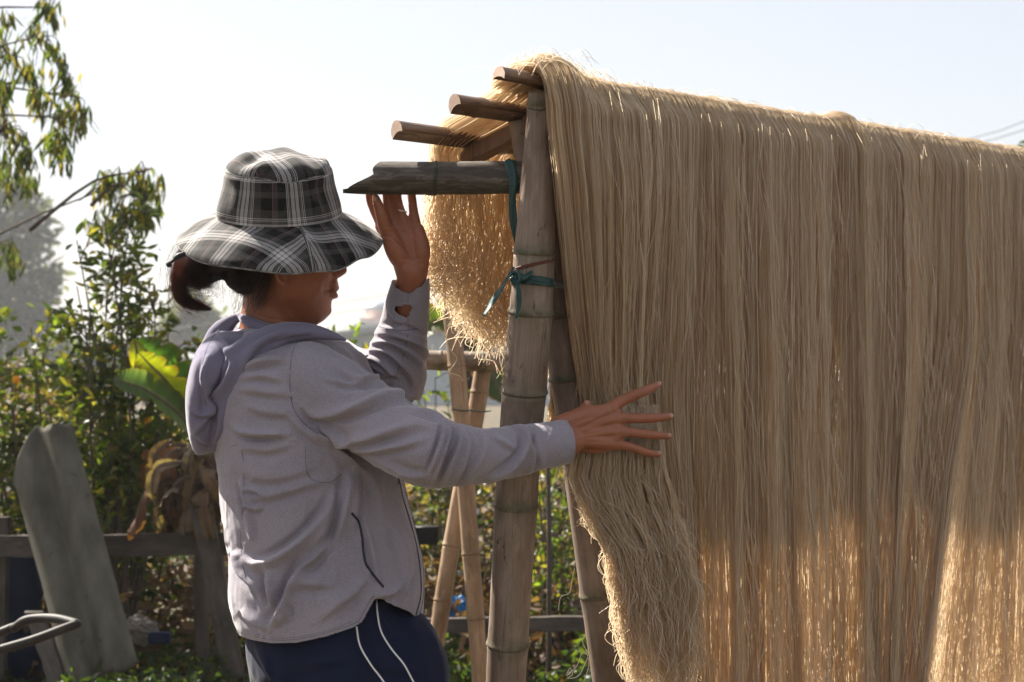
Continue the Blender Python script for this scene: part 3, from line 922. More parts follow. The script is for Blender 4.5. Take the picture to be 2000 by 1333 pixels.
def px_strands(n, Lc, Rc, Ya, Yb, yend, curl=8.0, K=30, wav=4.0, upper=None, thick=0.02):
    """strands fanned between a left and a right contour (photo rows), real depth Ya..Yb across"""
    Lc = np.array(Lc, float); Rc = np.array(Rc, float)
    u = rng.random(n); ys = Lc[0, 0] + rng.uniform(0, 30, n); ye = rng.uniform(yend[0], yend[1], n)
    ye = np.maximum(ye, ys + 60)
    wv = rng.normal(0, 1, (n, 8)); dep = rng.random(n)
    hb_ = np.sort(rng.random(64)); jj = np.abs(hb_[None] - u[:, None]).argmin(1); hk = hb_[jj]; hph = rng.uniform(0, 6, 64)[jj]; hfr = rng.normal(0, 1, 64)[jj]
    S = np.zeros((n, K, 3))
    for i in range(K):
        f = i / (K - 1)
        y = ys + (ye - ys) * f
        g = np.clip((y - Lc[0, 0] - 40) / 200, 0, 1)
        uu = u + (hk - u) * 0.5 * np.clip(g, 0, 1) * np.clip(1.3 - f * 0.6, 0, 1)
        x = np.interp(y, Lc[:, 0], Lc[:, 1]) * (1 - uu) + np.interp(y, Rc[:, 0], Rc[:, 1]) * uu
        tipf = np.clip((f - 0.68) / 0.32, 0, 1)
        ph = (y / 38.0) * (1 + 0.25 * wv[:, 1]) + wv[:, 2] * 3
        x = x + 9 * g * np.sin(y / (46 + 10 * hfr) + hph) + wav * g * np.sin(ph) * (0.5 + 0.4 * np.abs(wv[:, 3])) + curl * tipf * np.sin(ph * 1.6 + tipf * 3) * wv[:, 4]
        y2 = y + curl * 0.8 * tipf * np.cos(ph * 1.9) * wv[:, 5]
        Y = Ya + (Yb - Ya) * uu + thick * (dep - 0.5) + 0.06 * (1 - np.clip((y - Lc[0, 0]) / 75, 0, 1)) + 0.004 * g * np.sin(ph * 1.2 + wv[:, 6]) + 0.01 * tipf * wv[:, 7]
        S[:, i, 0] = (x - 1000) / F * Y; S[:, i, 1] = Y; S[:, i, 2] = CH + (HOR - y2) / F * Y
    return S
LT = [(790, 1165), (850, 1150), (880, 1126), (930, 1116), (1000, 1142), (1080, 1187), (1150, 1193), (1250, 1212), (1340, 1238), (1420, 1250)]
RT = [(790, 1285), (850, 1295), (880, 1300), (930, 1304), (1000, 1318), (1080, 1340), (1150, 1356), (1250, 1366), (1340, 1350), (1420, 1340)]
Sa = px_strands(3000, LT, RT, 3.525, 3.58, (960, 1380), 14.0, wav=6.0, thick=0.035)
tf = curves_obj('gathered_hank', Sa, rng.uniform(0.00034, 0.00062, len(Sa)), M['noodle'], ND); tag(tf, kind='stuff')
# pale ends seen between the two posts
Sb = px_strands(160, [(715, 1072), (780, 1074), (840, 1066)], [(715, 1076), (780, 1090), (840, 1098)], 3.70, 3.72, (800, 870), 4, K=16, wav=2)
tb = curves_obj('rear_ends', Sb, 0.0006, M['noodle'], ND); tag(tb, kind='stuff')
# loose single noodles
def loose(pts, Y, r=0.0007):
    v, f = tube([P(a, b, Y + (c if len(q) > 2 else 0)) for q in pts for (a, b, c) in [(q[0], q[1], q[2] if len(q) > 2 else 0)]], r, 6, 6)
    return mesh_obj('loose_noodle', v, f, M['noodle_solid'], ND)
M['noodle_solid'] = mat_basic('noodle_solid', (0.62, 0.52, 0.37), (0.70, 0.60, 0.44), 50, 0.4)
loose([(872, 540), (868, 600), (874, 672), (892, 700), (880, 722), (878, 728), (898, 735), (904, 744)], 3.66)
loose([(940, 640), (965, 655), (945, 668), (955, 685), (958, 700), (942, 700), (940, 690)], 3.66)
loose([(1085, 912), (1105, 918), (1100, 935), (1088, 930), (1092, 912), (1108, 915), (1100, 945), (1082, 958)], 3.52)
loose([(1122, 1110), (1117, 1135), (1112, 1158), (1096, 1166), (1092, 1180), (1091, 1192)], 3.52)
loose([(1144, 1238), (1138, 1255), (1150, 1280), (1137, 1276), (1127, 1300), (1107, 1320), (1113, 1305), (1118, 1318), (1108, 1325), (1130, 1320), (1148, 1285)], 3.52)
loose([(1146, 1275), (1150, 1300), (1140, 1333), (1136, 1360)], 3.53)
# short loose ends lying over the front of the curtain
def stray(n):
    K = 12; t0 = rng.uniform(-0.12, 1.9, n); z0 = rng.uniform(0.75, 1.73, n); ln = rng.uniform(0.04, 0.16, n)
    wv = rng.normal(0, 1, (n, 6)); S = np.zeros((n, K, 3))
    for i in range(K):
        f = i / (K - 1); z = z0 - ln * f
        drop = np.clip(ZR - z, 0, 3); D = 0.215 * np.exp(-(np.clip(t0 + 0.16, 0, 9)) / 0.16)
        t = t0 + D * np.clip(drop / 0.55, 0, 1.6) ** 1.6 + 0.012 * f * wv[:, 0] + 0.006 * np.sin(f * 3 + wv[:, 1] * 2)
        s = -0.066 - 0.010 * f * np.abs(wv[:, 2]) - 0.004 * np.abs(wv[:, 3]) + 0.013 * n1(t0, 16, 7) * 1.2 + 0.062 * np.exp(-((np.clip(t0, 0.0, 9)) / 0.20) ** 2) * np.clip((drop - 0.15) / 0.35, 0, 1) ** 1.3
        S[:, i] = rk_arr(t, s, z)
    return S
Sc = stray(1900)
so = curves_obj('stray_noodles', Sc, 0.0005, M['noodle'], ND); tag(so, kind='stuff')
# fuzz standing off the crest
def fuzz(n):
    K = 9; t0 = np.concatenate([rng.uniform(-0.2, 0.0, n // 2), rng.uniform(0.0, 1.8, n - n // 2)]); S = np.zeros((n, K, 3)); wv = rng.normal(0, 1, (n, 6))
    L = rng.uniform(0.02, 0.07, n)
    for i in range(K):
        f = i / (K - 1)
        S[:, i] = rk_arr(t0 + 0.02 * f * wv[:, 0], 0.06 * (wv[:, 1] * 0.5) - L * f * 0.8 * np.sign(wv[:, 2]), ZR + 0.012 + bulk(t0) * 0.8 + 0.012 * np.sin(f * 3.1) * np.abs(wv[:, 3]) * 0.8 - 0.02 * f * f)
    return S
fz = curves_obj('crest_fuzz', fuzz(420), 0.00032, M['noodle'], ND); tag(fz, kind='stuff')

# ------------------------------------------------------------------ the woman
YC = 3.60
body = []
# head, neck (profile facing +X)
body.append(rows_loft([(634, 556, 606, .020, 3.600), (627, 545, 630, .034, 3.598), (615, 528, 642, .045, 3.595), (600, 514, 646, .054, 3.592), (585, 500, 648, .060, 3.588),
                       (565, 486, 650, .066, 3.584), (545, 476, 652, .070, 3.578), (525, 470, 651, .072, 3.572), (505, 464, 652, .074, 3.566),
                       (480, 460, 655, .075, 3.56), (450, 459, 655, .075, 3.552), (410, 466, 648, .071, 3.545), (370, 484, 625, .058, 3.535), (345, 520, 590, .034, 3.53)], 48, 4, 2.15))
body.append(tube([P(648, 497, 3.571), P(657, 512, 3.573), P(668, 527, 3.576)], [.0055, .0075, .0094], 12, 4))
body.append(ellipsoid(P(656, 535, 3.577), (.0125, .0155, .0075)))
body.append(ellipsoid(P(650, 555, 3.580), (.0100, .020, .010)))
body.append(ellipsoid(P(652.5, 563, 3.582), (.0092, .020, .0060)))
body.append(ellipsoid(P(651.5, 578, 3.584), (.0088, .018, .0058)))
body.append(ellipsoid(P(634, 607, 3.590), (.0135, .020, .0130)))
body.append(ellipsoid(P(618, 622, 3.594), (.018, .028, .0105)))
for sgn in (-1, 1):
    body.append(ellipsoid(P(600, 562, 3.582 + sgn * .043), (.026, .0155, .026)))       # cheek
    body.append(ellipsoid(P(640, 505, 3.568 + sgn * .030), (.012, .020, .006)))       # brow ridge
    # ear: rim, lobe
    e = 3.574 + sgn * .0715
    body.append(tube([P(556, 556, e), P(545, 548, e + sgn * .006), P(540, 532, e + sgn * .009), P(548, 518, e + sgn * .007), P(560, 516, e + sgn * .002), P(564, 526, e)], [.0052, .0042, .0034, .0034, .0032, .0028], 8, 4))
    body.append(ellipsoid(P(553, 538, e), (.009, .004, .016)))
body.append(tube([P(538, 545, 3.59), P(534, 600, 3.60), P(530, 680, 3.61), P(535, 760, 3.62)], [.052, .053, .060, .085], 28, 4))
body.append(tube([P(585, 560, 3.585), P(588, 610, 3.60), P(575, 660, 3.61)], [.035, .030, .030], 20, 3))
# trunk, hips, legs (under the clothes)
body.append(rows_loft([(700, 470, 650, .12, YC + .02), (760, 450, 715, .15, YC + .02), (900, 465, 750, .13, YC - .01), (1060, 480, 765, .12, YC - .03), (1200, 490, 790, .13, YC - .03), (1290, 510, 800, .13, YC - .03)], 32, 3))
FT = [(-0.31, 3.50), (-0.24, 3.71)]
for sgn, (fx, fy) in zip((-1, 1), FT):
    body.append(tube([P(640, 1240, YC + sgn * .075), P(660, 1440, YC + sgn * .085), Vector((fx + .04, fy, 0.46)), Vector((fx - .01, fy, 0.10))], [.085, .070, .046, .033], 20, 5))
    body.append(tube([Vector((fx - .03, fy, .045)), Vector((fx + .05, fy, .04)), Vector((fx + .14, fy, .028))], [.03, .03, .022], 12, 4))
# near (right) arm and spread hand
YW = 3.490
body.append(tube([P(620, 745, 3.475), P(720, 815, 3.44), P(845, 885, 3.37), P(950, 884, 3.41), P(1060, 868, 3.46), P(1112, 860, YW)], [.045, .040, .036, .034, .029, .0268], 20, 5))
def wedge(y): return y
MC = {'i': (1196, 800), 'm': (1214, 817), 'r': (1214, 844), 'l': (1200, 868)}
def Yh(px): return YW + (px - 1120) * 0.00030
for (x, y), rr in zip(MC.values(), (.0115, .0120, .0120, .0115)):
    wy = 838 + (y - 838) * 0.62
    body.append(tube([P(1092, 852 + (y - 838) * .45, YW + .002), P(1135, wy, Yh(1135) - .002), P(1172, (wy + y) / 2, Yh(1172) - .004), P(x, y, Yh(x) - .001)], [.018, .0165, .0140, rr], 12, 4))
body.append(ellipsoid(P(1160, 845, Yh(1160) + .004), (.045, .011, .036)))
def finger(pts, rad): body.append(tube(pts, rad, 12, 5))
finger([P(1188, 799, Yh(1190)), P(1214, 784, Yh(1214) - .001), P(1240, 772, Yh(1240) - .003), P(1264, 762, Yh(1264)), P(1283, 753, Yh(1283) + .005)], [.0108, .0098, .0090, .0078, .0063])
finger([P(1205, 817, Yh(1205)), P(1236, 817, Yh(1236) - .002), P(1266, 817, Yh(1266) - .003), P(1290, 816, Yh(1290)), P(1308, 813.5, Yh(1308) + .005)], [.0105, .0090, .0086, .0074, .0062])
finger([P(1205, 843, Yh(1205)), P(1236, 845, Yh(1236) - .002), P(1266, 849, Yh(1266) - .003), P(1288, 851, Yh(1288)), P(1306, 852, Yh(1306) + .005)], [.0102, .0086, .0082, .0070, .0058])
finger([P(1192, 866, Yh(1195)), P(1222, 871, Yh(1222) - .001), P(1246, 878, Yh(1246) - .002), P(1267, 885, Yh(1267)), P(1286, 887.5, Yh(1285) + .004)], [.0098, .0078, .0074, .0066, .0054])
finger([P(1118, 842, YW + .004), P(1132, 814, YW + .012), P(1143, 800, YW + .022), P(1147, 789, YW + .030)], [.0155, .0135, .0100, .0072])
# far (left) arm raised, palm towards the camera
YR = 3.590
body.append(tube([P(640, 720, 3.76), P(720, 755, 3.72), P(775, 735, 3.69), P(785, 670, 3.66), P(799, 600, 3.62), P(803, 560, 3.605), P(804, 530, YR)], [.040, .036, .032, .031, .0262, .0255, .0258], 20, 5))
def fing2(pts, rad): body.append(tube([P(*p) for p in pts], rad, 12, 5))
for (x, y, wx, rr) in ((746, 442, 784, .0125), (768, 434, 796, .0125), (790, 434, 808, .0115), (811, 442, 818, .0112)):
    body.append(tube([P(804 + (wx - 800) * .5, 538, YR), P(wx, 500, YR - .002), P((wx + x) / 2, 465, YR - .004), P(x, y, YR - .004)], [.0190, .0185, .0165, rr], 12, 4))
body.append(tube([P(792, 522, YR - .004), P(774, 490, YR - .014), P(757, 452, YR - .024)], [.0160, .0185, .0135], 14, 5))
body.append(tube([P(820, 524, YR - .004), P(824, 490, YR - .010), P(816, 450, YR - .010)], [.0120, .0150, .0120], 14, 5))
fing2([(747, 438, YR - .005), (733, 412, YR - .010), (725, 390, YR - .014), (723, 372, YR - .014), (727, 352, YR - .008)], [.0112, .0096, .0090, .0080, .0065])
fing2([(767, 436, YR - .005), (760, 410, YR - .010), (757, 384, YR - .014), (757, 362, YR - .012), (760, 345, YR - .006)], [.0112, .0098, .0090, .0082, .0065])
fing2([(789, 436, YR - .005), (782, 412, YR - .009), (777, 390, YR - .012), (776, 368, YR - .010), (777, 347, YR - .004)], [.0098, .0082, .0074, .0070, .0062])
fing2([(813, 444, YR - .005), (808, 416, YR - .008), (805, 392, YR - .010), (803, 372, YR - .008), (802, 358, YR - .004)], [.0096, .0082, .0076, .0070, .0056])
fing2([(758, 458, YR - .022), (748, 430, YR - .036), (742, 410, YR - .042), (737, 396, YR - .044), (734, 387, YR - .044)], [.0140, .0112, .0094, .0082, .0066])

Vb, Nb, Qb = remesh(body, 0.0021, 3, 0.5)
def relax(V, Q, mask, it):
    E = np.concatenate([Q[:, [0, 1]], Q[:, [1, 2]], Q[:, [2, 3]], Q[:, [3, 0]]]); E = E[mask[E[:, 0]]]
    cnt = np.bincount(E[:, 0], minlength=len(V)).astype(float)
    for _ in range(it):
        A = np.column_stack([np.bincount(E[:, 0], weights=V[E[:, 1], k], minlength=len(V)) for k in range(3)])
        m = mask & (cnt > 0); V[m] += 0.6 * (A[m] / cnt[m][:, None] - V[m])
    return V
_q = project(Vb)
Vb = relax(Vb, Qb, (_q[:, 0] > 480) & (_q[:, 0] < np.where(_q[:, 1] > 590, 656, 640)) & (_q[:, 1] > 480) & (_q[:, 1] < 634) & ~((_q[:, 0] < 572) & (_q[:, 1] < 560)), 30)
Vb = relax(Vb, Qb, (_q[:, 0] > 560) & (_q[:, 0] < 647) & (_q[:, 1] > 568 + np.clip(_q[:, 0] - 625, 0, 99) * 0.8) & (_q[:, 1] < 634), 70)
Vb = relax(Vb, Qb, (_q[:, 0] > 600) & (_q[:, 0] < 680) & (_q[:, 1] > 480) & (_q[:, 1] < 634), 3)
FB = lambda *a: a
body_folds = [
    # knuckles, tendons and creases
    ([(1120, 838), (1160, 818), (1196, 803)], .0011, 4, 1), ([(1125, 846), (1165, 832), (1212, 820)], .0010, 4, 1),
    ([(1125, 856), (1165, 850), (1212, 846)], .0010, 4, 1), ([(1125, 868), (1165, 868), (1200, 868)], .0008, 4, -1),
    ([(1196, 786), (1200, 806)], .0010, 5, 1), ([(1217, 808), (1218, 828)], .0008, 4, 1), ([(1217, 836), (1217, 854)], .0008, 4, 1),
    ([(1240, 762), (1248, 784)], .0007, 3, 1), ([(1265, 807), (1266, 827)], .0006, 3, 1), ([(1264, 840), (1265, 858)], .0006, 3, 1), ([(1246, 870), (1245, 886)], .0006, 3, 1),
    ([(740, 450), (760, 444), (790, 452), (822, 470)], -.0016, 3, 1), ([(748, 462), (772, 470), (796, 492), (808, 516)], -.0018, 3, 1),
    ([(775, 504), (800, 509), (832, 504)], -.0014, 3, 1), ([(776, 515), (806, 519), (834, 514)], -.0009, 2, 1),
    ([(738, 428), (756, 434)], -.0012, 2, 1), ([(762, 424), (802, 422)], -.0010, 2, 1), ([(803, 417), (822, 421)], -.0011, 2, 1),
    ([(716, 398), (734, 396)], -.0010, 2, 1), ([(748, 390), (768, 390)], -.0009, 2, 1), ([(768, 394), (787, 394)], -.0009, 2, 1), ([(794, 398), (813, 398)], -.0009, 2, 1),
    ([(738, 412), (750, 414)], -.0010, 2, 1),
    # mouth line, jaw and neck creases
    ([(630, 572), (646, 571), (660, 570)], -.0040, 2.6, 1), ([(640, 545), (632, 556), (632, 570), (636, 580)], -.0004, 6, 1),
    ([(645, 591), (652, 590)], -.0015, 3, 1), ([(560, 590), (580, 612), (606, 628)], -.0008, 8, 1), ([(480, 605), (520, 622), (580, 632)], -.0012, 3, 1),
    ([(600, 640), (570, 622), (556, 600)], .0012, 7, 1), ([(545, 580), (552, 610), (560, 635)], .0015, 8, 1),
]
Nb = vnormals(Vb, Qb)
if (Nb * (Vb - Vb.mean(0))).sum() < 0: Nb = -Nb; Qb = Qb[:, ::-1].copy()
Vb = Vb + Nb * (folds(Vb, Nb, body_folds) + 0.0003 * vnoise(Vb, 90, 2))[:, None]
PER = mesh_obj('person', Vb, Qb, M['skin'])
tag(PER, 'woman in plaid hat, grey hooded jacket and navy trousers spreading the noodles', 'person')
BB = bvh_of(Vb, Qb)
# nails
def nail(px, py, r, wv, lift=0.0001):
    h = hit(BB, px, py, lift)
    if h is None: return
    wv = Vector(wv).normalized(); n = Vector((0, -1, 0)); s = wv.cross(n).normalized(); n = s.cross(wv)
    rot = Matrix((wv, s, n)).transposed()
    v, f = ellipsoid(h, r, rot, 14, 8); mesh_obj('fingernail', v, f, M['nail'], PER)
nail(1287, 750, (.0055, .0042, .0011), (1, 0.15, .42)); nail(1310, 812.5, (.0052, .0042, .0011), (1, .1, .05))
nail(1307, 850.5, (.0048, .0038, .0011), (1, .1, 0)); nail(1287, 885, (.0044, .0034, .0010), (1, .1, -.08))
nail(1146, 787, (.0030, .0035, .0010), (.3, .2, 1)); nail(732, 388, (.0058, .0036, .0012), (-.25, 0, 1))
# ring on the ring finger
ringc = P(784, 413, YR - .008)
v = []; f = []
for k in range(24):
    a = 2 * math.pi * k / 24
    for dz in (-.0009, .0009): v.append(tuple(ringc + Vector((math.cos(a) * .0103, math.sin(a) * .0100, dz - .15 * math.cos(a) * .0103))))
for k in range(24):
    k2 = (k + 1) % 24; f.append((2 * k, 2 * k2, 2 * k2 + 1, 2 * k + 1))
rg = mesh_obj('ring', v, f, M['ring'], PER); sm = rg.modifiers.new('t', 'SOLIDIFY'); sm.thickness = .0009
# eyes (hidden in the hat's shade)
for sgn in (-1, 1):
    c = P(643, 515, 3.571 + sgn * .029)
    v, f = ellipsoid(c, (.0075, .010, .0052)); mesh_obj('eye', v, f, M['nail'], PER)
    v, f = tube([P(651, 514, 3.571 + sgn * .020), P(653.5, 512.5, 3.571 + sgn * .029), P(649, 515, 3.571 + sgn * .039)], .0009, 6, 4); mesh_obj('eyelash', v, f, M['black'], PER)
    v, f = tube([P(655, 504, 3.571 + sgn * .014), P(656, 501, 3.569 + sgn * .026), P(651, 503, 3.569 + sgn * .040)], [.0014, .002, .0008], 6, 4, flat=.5); mesh_obj('eyebrow', v, f, M['black'], PER)

# ---- trousers
tr = [rows_loft([(1160, 505, 800, .140, YC - .03), (1205, 492, 812, .148, YC - .03), (1250, 482, 828, .155, YC - .03), (1300, 486, 846, .160, YC - .03), (1360, 500, 858, .165, YC - .02), (1440, 520, 862, .165, YC - .01)], 40, 4, 2.2)]
for sgn, (fx, fy) in zip((-1, 1), FT):
    k1 = P(640, 1330, YC + sgn * .080)
    tr.append(tube([k1 + Vector((0, 0, .10)), k1 + Vector((.02, 0, -.05)), Vector((fx + .03, fy, .56)), Vector((fx, fy, .30)), Vector((fx - .01, fy, .10))], [.105, .118, .082, .070, .066], 26, 5))
tr.append(ellipsoid(P(745, 1330, YC - .07), (.115, .10, .14)))
Vt, Nt, Qt = remesh(tr, 0.0045, 4)
Nt = vnormals(Vt, Qt)
if (Nt * (Vt - Vt.mean(0))).sum() < 0: Nt = -Nt; Qt = Qt[:, ::-1].copy()
Dt = folds(Vt, Nt, [([(500, 1262), (515, 1290), (545, 1333), (560, 1400)], .006, 12, 1), ([(560, 1290), (600, 1300), (680, 1290)], .004, 12, 1), ([(735, 1190), (760, 1230), (800, 1260)], .005, 12, -1),
                    ([(690, 1260), (740, 1300), (830, 1310)], .004, 16, 1), ([(520, 1280), (533, 1330), (540, 1380)], .004, 9, -1)])
Vt = Vt + Nt * (Dt + 0.004 * vnoise(Vt, 14, 4) + .002 * vnoise(Vt, 40, 5))[:, None]
TR = mesh_obj('trousers', Vt, Qt, M['navy'], PER)
BT = bvh_of(Vt, Qt)
def trim(name, bvh, line, r, mat, parent, lift=None, flat=None):
    p = surf_line(bvh, line, r * 0.4 if lift is None else lift)
    if len(p) < 3: return
    A = np.array([list(q) for q in p]); k = np.ones(3) / 3
    if len(A) > 5:
        A[1:-1] = (A[:-2] + A[1:-1] + A[2:]) / 3
    v, f = tube(A, r, 6, 1, True); return mesh_obj(name, v, f, mat, parent)
trim('piping', BT, [(696, 1225), (703, 1262), (724, 1298), (742, 1322), (756, 1345), (775, 1390)], .0016, M['white'], TR)
trim('piping', BT, [(735, 1170), (737, 1200), (745, 1236), (766, 1270), (788, 1297), (806, 1330), (830, 1380)], .0016, M['white'], TR)
for sgn, (fx, fy) in zip((-1, 1), FT):
    v, f = join([tube([Vector((fx - .035, fy, .045)), Vector((fx + .05, fy, .045)), Vector((fx + .15, fy, .03))], [.040, .042, .032], 16, 4), tube([Vector((fx - .02, fy, .05)), Vector((fx - .01, fy, .10))], .042, 14, 2)])
    mesh_obj('shoe', v, f, M['shoe'], PER)

# ---- jacket
jk = [rows_loft([(628, 500, 560, .045, 3.61), (645, 462, 615, .075, 3.61), (662, 430, 668, .120, 3.62), (690, 414, 706, .165, 3.62), (750, 408, 735, .188, 3.615), (850, 420, 760, .178, 3.595), (950, 431, 790, .165, 3.580),
                 (1040, 440, 812, .160, 3.572), (1100, 449, 827, .163, 3.570), (1170, 449, 829, .170, 3.570), (1215, 462, 824, .172, 3.570), (1262, 486, 812, .170, 3.570), (1290, 500, 800, .16, 3.570)], 56, 4, 2.25)]
# raise the belly of cloth behind the side notch
jk.append(tube([P(600, 735, 3.480), P(655, 772, 3.460), P(722, 818, 3.430), P(790, 862, 3.385), P(845, 884, 3.370), P(900, 888, 3.378), P(950, 888, 3.398), P(1010, 880, 3.432), P(1060, 872, 3.460), P(1112, 862, 3.490), P(1140, 858, 3.505)],
               [.058, .062, .0605, .058, .0575, .0480, .0428, .0405, .0378, .0365, .0350], 30, 5))
jk.append(tube([P(630, 715, 3.77), P(700, 745, 3.73), P(768, 742, 3.695), P(775, 700, 3.672), P(786, 650, 3.650), P(794, 605, 3.628), P(801, 560, 3.606), P(803, 525, 3.594)],
               [.062, .056, .052, .0525, .0435, .0385, .0335, .0325], 28, 5))
VX = 0.0024
Vj, Nj, Qj = remesh(jk, VX, 5, 0.5)
Nj = vnormals(Vj, Qj)
if (Nj * (Vj - Vj.mean(0))).sum() < 0: Nj = -Nj; Qj = Qj[:, ::-1].copy()
JF = [
    # shoulder and upper sleeve
    ([(640, 700), (680, 735), (720, 748), (770, 742)], .0035, 9, 1), ([(690, 680), (730, 715), (775, 735)], .0030, 9, 1),
    ([(630, 740), (690, 752), (745, 735), (790, 722)], .0030, 8, 1), ([(580, 785), (620, 812), (680, 805), (745, 780), (800, 772), (835, 785)], .0062, 12, 1),
    ([(600, 830), (650, 862), (720, 858), (800, 835), (850, 832)], .0045, 12, 1), ([(640, 862), (700, 880), (770, 875), (830, 860)], .0035, 10, 1),
    ([(868, 828), (862, 860), (850, 895), (838, 925)], .0060, 6, 1), ([(880, 832), (876, 862), (862, 900), (850, 940)], .0060, 5, -1),
    ([(895, 835), (895, 865), (880, 900), (862, 945)], .0052, 6, 1), ([(905, 836), (915, 870), (900, 920), (880, 950)], .0035, 7, -1),
    ([(935, 840), (945, 870), (925, 915), (900, 945)], .0032, 9, 1), ([(1003, 833), (1022, 848), (1020, 880), (990, 915), (950, 940)], .0062, 7, 1),
    ([(1022, 835), (1032, 860), (1042, 895), (1030, 925)], .0040, 7, -1), ([(1050, 835), (1045, 870), (1055, 905)], .0020, 8, 1),
    ([(960, 850), (990, 870), (1010, 880)], .0022, 8, 1), ([(800, 800), (850, 815), (872, 830)], .0040, 7, 1), ([(740, 900), (790, 925), (840, 930)], .0030, 10, -1),
    # armpit
    ([(600, 838), (650, 870), (690, 905), (722, 925)], .0065, 8, -1), ([(615, 830), (660, 850), (700, 880)], .0040, 8, -1), ([(560, 810), (600, 850), (650, 880)], .0030, 9, 1),
    # back
    ([(470, 722), (510, 710), (560, 705)], .0046, 9, 1), ([(466, 740), (510, 736), (555, 745)], .0030, 9, 1), ([(465, 760), (520, 768), (565, 772)], .0022, 10, 1),
    ([(455, 835), (480, 846), (520, 850), (560, 850)], .0062, 8, 1), ([(470, 870), (520, 880), (570, 868)], .0025, 12, 1), ([(478, 790), (520, 806), (570, 810)], .0022, 12, 1),
    ([(470, 920), (520, 935), (580, 925), (620, 905)], .0022, 16, 1), ([(470, 975), (520, 970), (590, 950), (640, 935)], .0025, 14, 1),
    ([(472, 940), (478, 965), (486, 990), (480, 1010)], .0042, 7, 1), ([(480, 955), (505, 960), (520, 975)], .0032, 7, 1), ([(476, 985), (500, 995), (515, 990)], .0035, 7, 1),
    ([(495, 1060), (490, 1030), (484, 1010)], .003, 7, 1),
    # big drapes to the hem
    ([(470, 1085), (500, 1100), (540, 1090), (590, 1055), (630, 1010), (660, 960)], .0075, 13, -1),
    ([(455, 1075), (475, 1120), (500, 1150), (515, 1170)], .0065, 10, 1), ([(524, 1110), (528, 1150), (534, 1190)], .0065, 11, 1),
    ([(600, 1095), (575, 1130), (555, 1180), (530, 1225)], .0085, 12, 1), ([(640, 1060), (610, 1095), (585, 1110)], .0050, 11, -1),
    ([(685, 925), (670, 990), (655, 1060)], .0080, 13, 1), ([(660, 960), (640, 1030), (600, 1080)], .0045, 12, -1), ([(700, 925), (695, 980), (690, 1040)], .0045, 11, -1),
    ([(715, 920), (735, 960), (745, 1000)], .0030, 12, 1), ([(470, 1190), (490, 1210), (520, 1232)], .0040, 10, 1), ([(545, 1220), (560, 1200), (555, 1180)], .0035, 8, 1),
    ([(620, 1215), (650, 1190), (690, 1160), (715, 1130)], .0042, 14, 1), ([(560, 1150), (600, 1140), (660, 1150)], .0025, 16, 1), ([(600, 1180), (640, 1165), (680, 1175)], .0022, 14, -1),
    ([(735, 1165), (760, 1160), (785, 1135)], .0060, 9, 1), ([(800, 1120), (790, 1150), (770, 1170)], .0040, 10, -1), ([(770, 1030), (790, 1080), (800, 1130)], .0028, 12, 1),
    ([(705, 1000), (722, 1060), (735, 1120), (742, 1150)], .0030, 7, 1),
    # raised sleeve
    ([(715, 700), (740, 705), (780, 740)], .0040, 7, 1), ([(718, 685), (760, 690), (800, 735), (805, 765)], .0050, 8, 1), ([(725, 672), (770, 670), (815, 705), (820, 730)], .0055, 8, 1),
    ([(735, 652), (775, 655), (815, 672), (836, 700)], .0050, 8, 1), ([(742, 640), (780, 642), (815, 655), (836, 668)], .0035, 7, -1), ([(760, 600), (775, 625), (790, 640)], .0020, 7, 1),
]
Dj = folds(Vj, Nj, JF)
q2 = project(Vj)
# gathers either side of the seams and a general crumple
nz = vnoise(Vj * np.array([1, 1, 1.7]), 16, 7); nz2 = 1 - np.abs(vnoise(Vj * np.array([1.4, 1, 1.0]) + 0.03 * nz[:, None], 22, 9)) * 2
Dj = 2.3 * Dj + 0.0016 * nz + 0.0016 * np.clip(nz2, 0, 1) ** 2 + 0.0006 * vnoise(Vj, 70, 3)
Dj += 0.0012 * np.sin(q2[:, 1] / 7.5 + 2 * vnoise(Vj, 12, 5)) * np.exp(-((q2[:, 0] - 520) / 60) ** 2) * np.exp(-((q2[:, 1] - 850) / 110) ** 2) * (q2[:, 0] < 600)
Vj = Vj + Nj * Dj[:, None]
q2 = project(Vj)
# openings: hem, neck, cuffs -> signed pixel distance, snapped then cut
hemL = np.array([(380, 1236), (455, 1238), (490, 1250), (530, 1257), (580, 1256), (640, 1243), (690, 1226), (708, 1215), (722, 1190), (733, 1170), (748, 1171), (770, 1183), (800, 1195), (822, 1213), (860, 1225)], float)
hx = np.interp(q2[:, 0], hemL[:, 0], hemL[:, 1])
backside = Nj[:, 1] > 0.1
hx = np.where((Vj[:, 1] > YC + 0.04), np.interp(q2[:, 0], [400, 500, 800], [1236, 1252, 1222]), hx)
d_hem = hx - q2[:, 1]
d_hem = np.where(q2[:, 1] < 1100, 99, d_hem)
cuf = np.interp(q2[:, 1], [800, 820, 840, 862, 885, 908, 930], [1102, 1106, 1119, 1124, 1124, 1116, 1108])
onarm = (q2[:, 0] > 1000)
d_cuf = np.where(onarm, cuf - q2[:, 0], 99)
c2f = np.interp(q2[:, 0], [750, 764, 772, 785, 799, 806, 812, 824, 838, 850], [545, 548, 563, 571, 575, 571, 566, 562, 545, 540])
c2b = np.interp(q2[:, 0], [750, 790, 850], [548, 545, 543])
c2 = np.where(Vj[:, 1] < 3.612, c2f, c2b)
onarm2 = (q2[:, 1] < 640) & (q2[:, 0] > 740)
d_c2 = np.where(onarm2, q2[:, 1] - c2, 99)
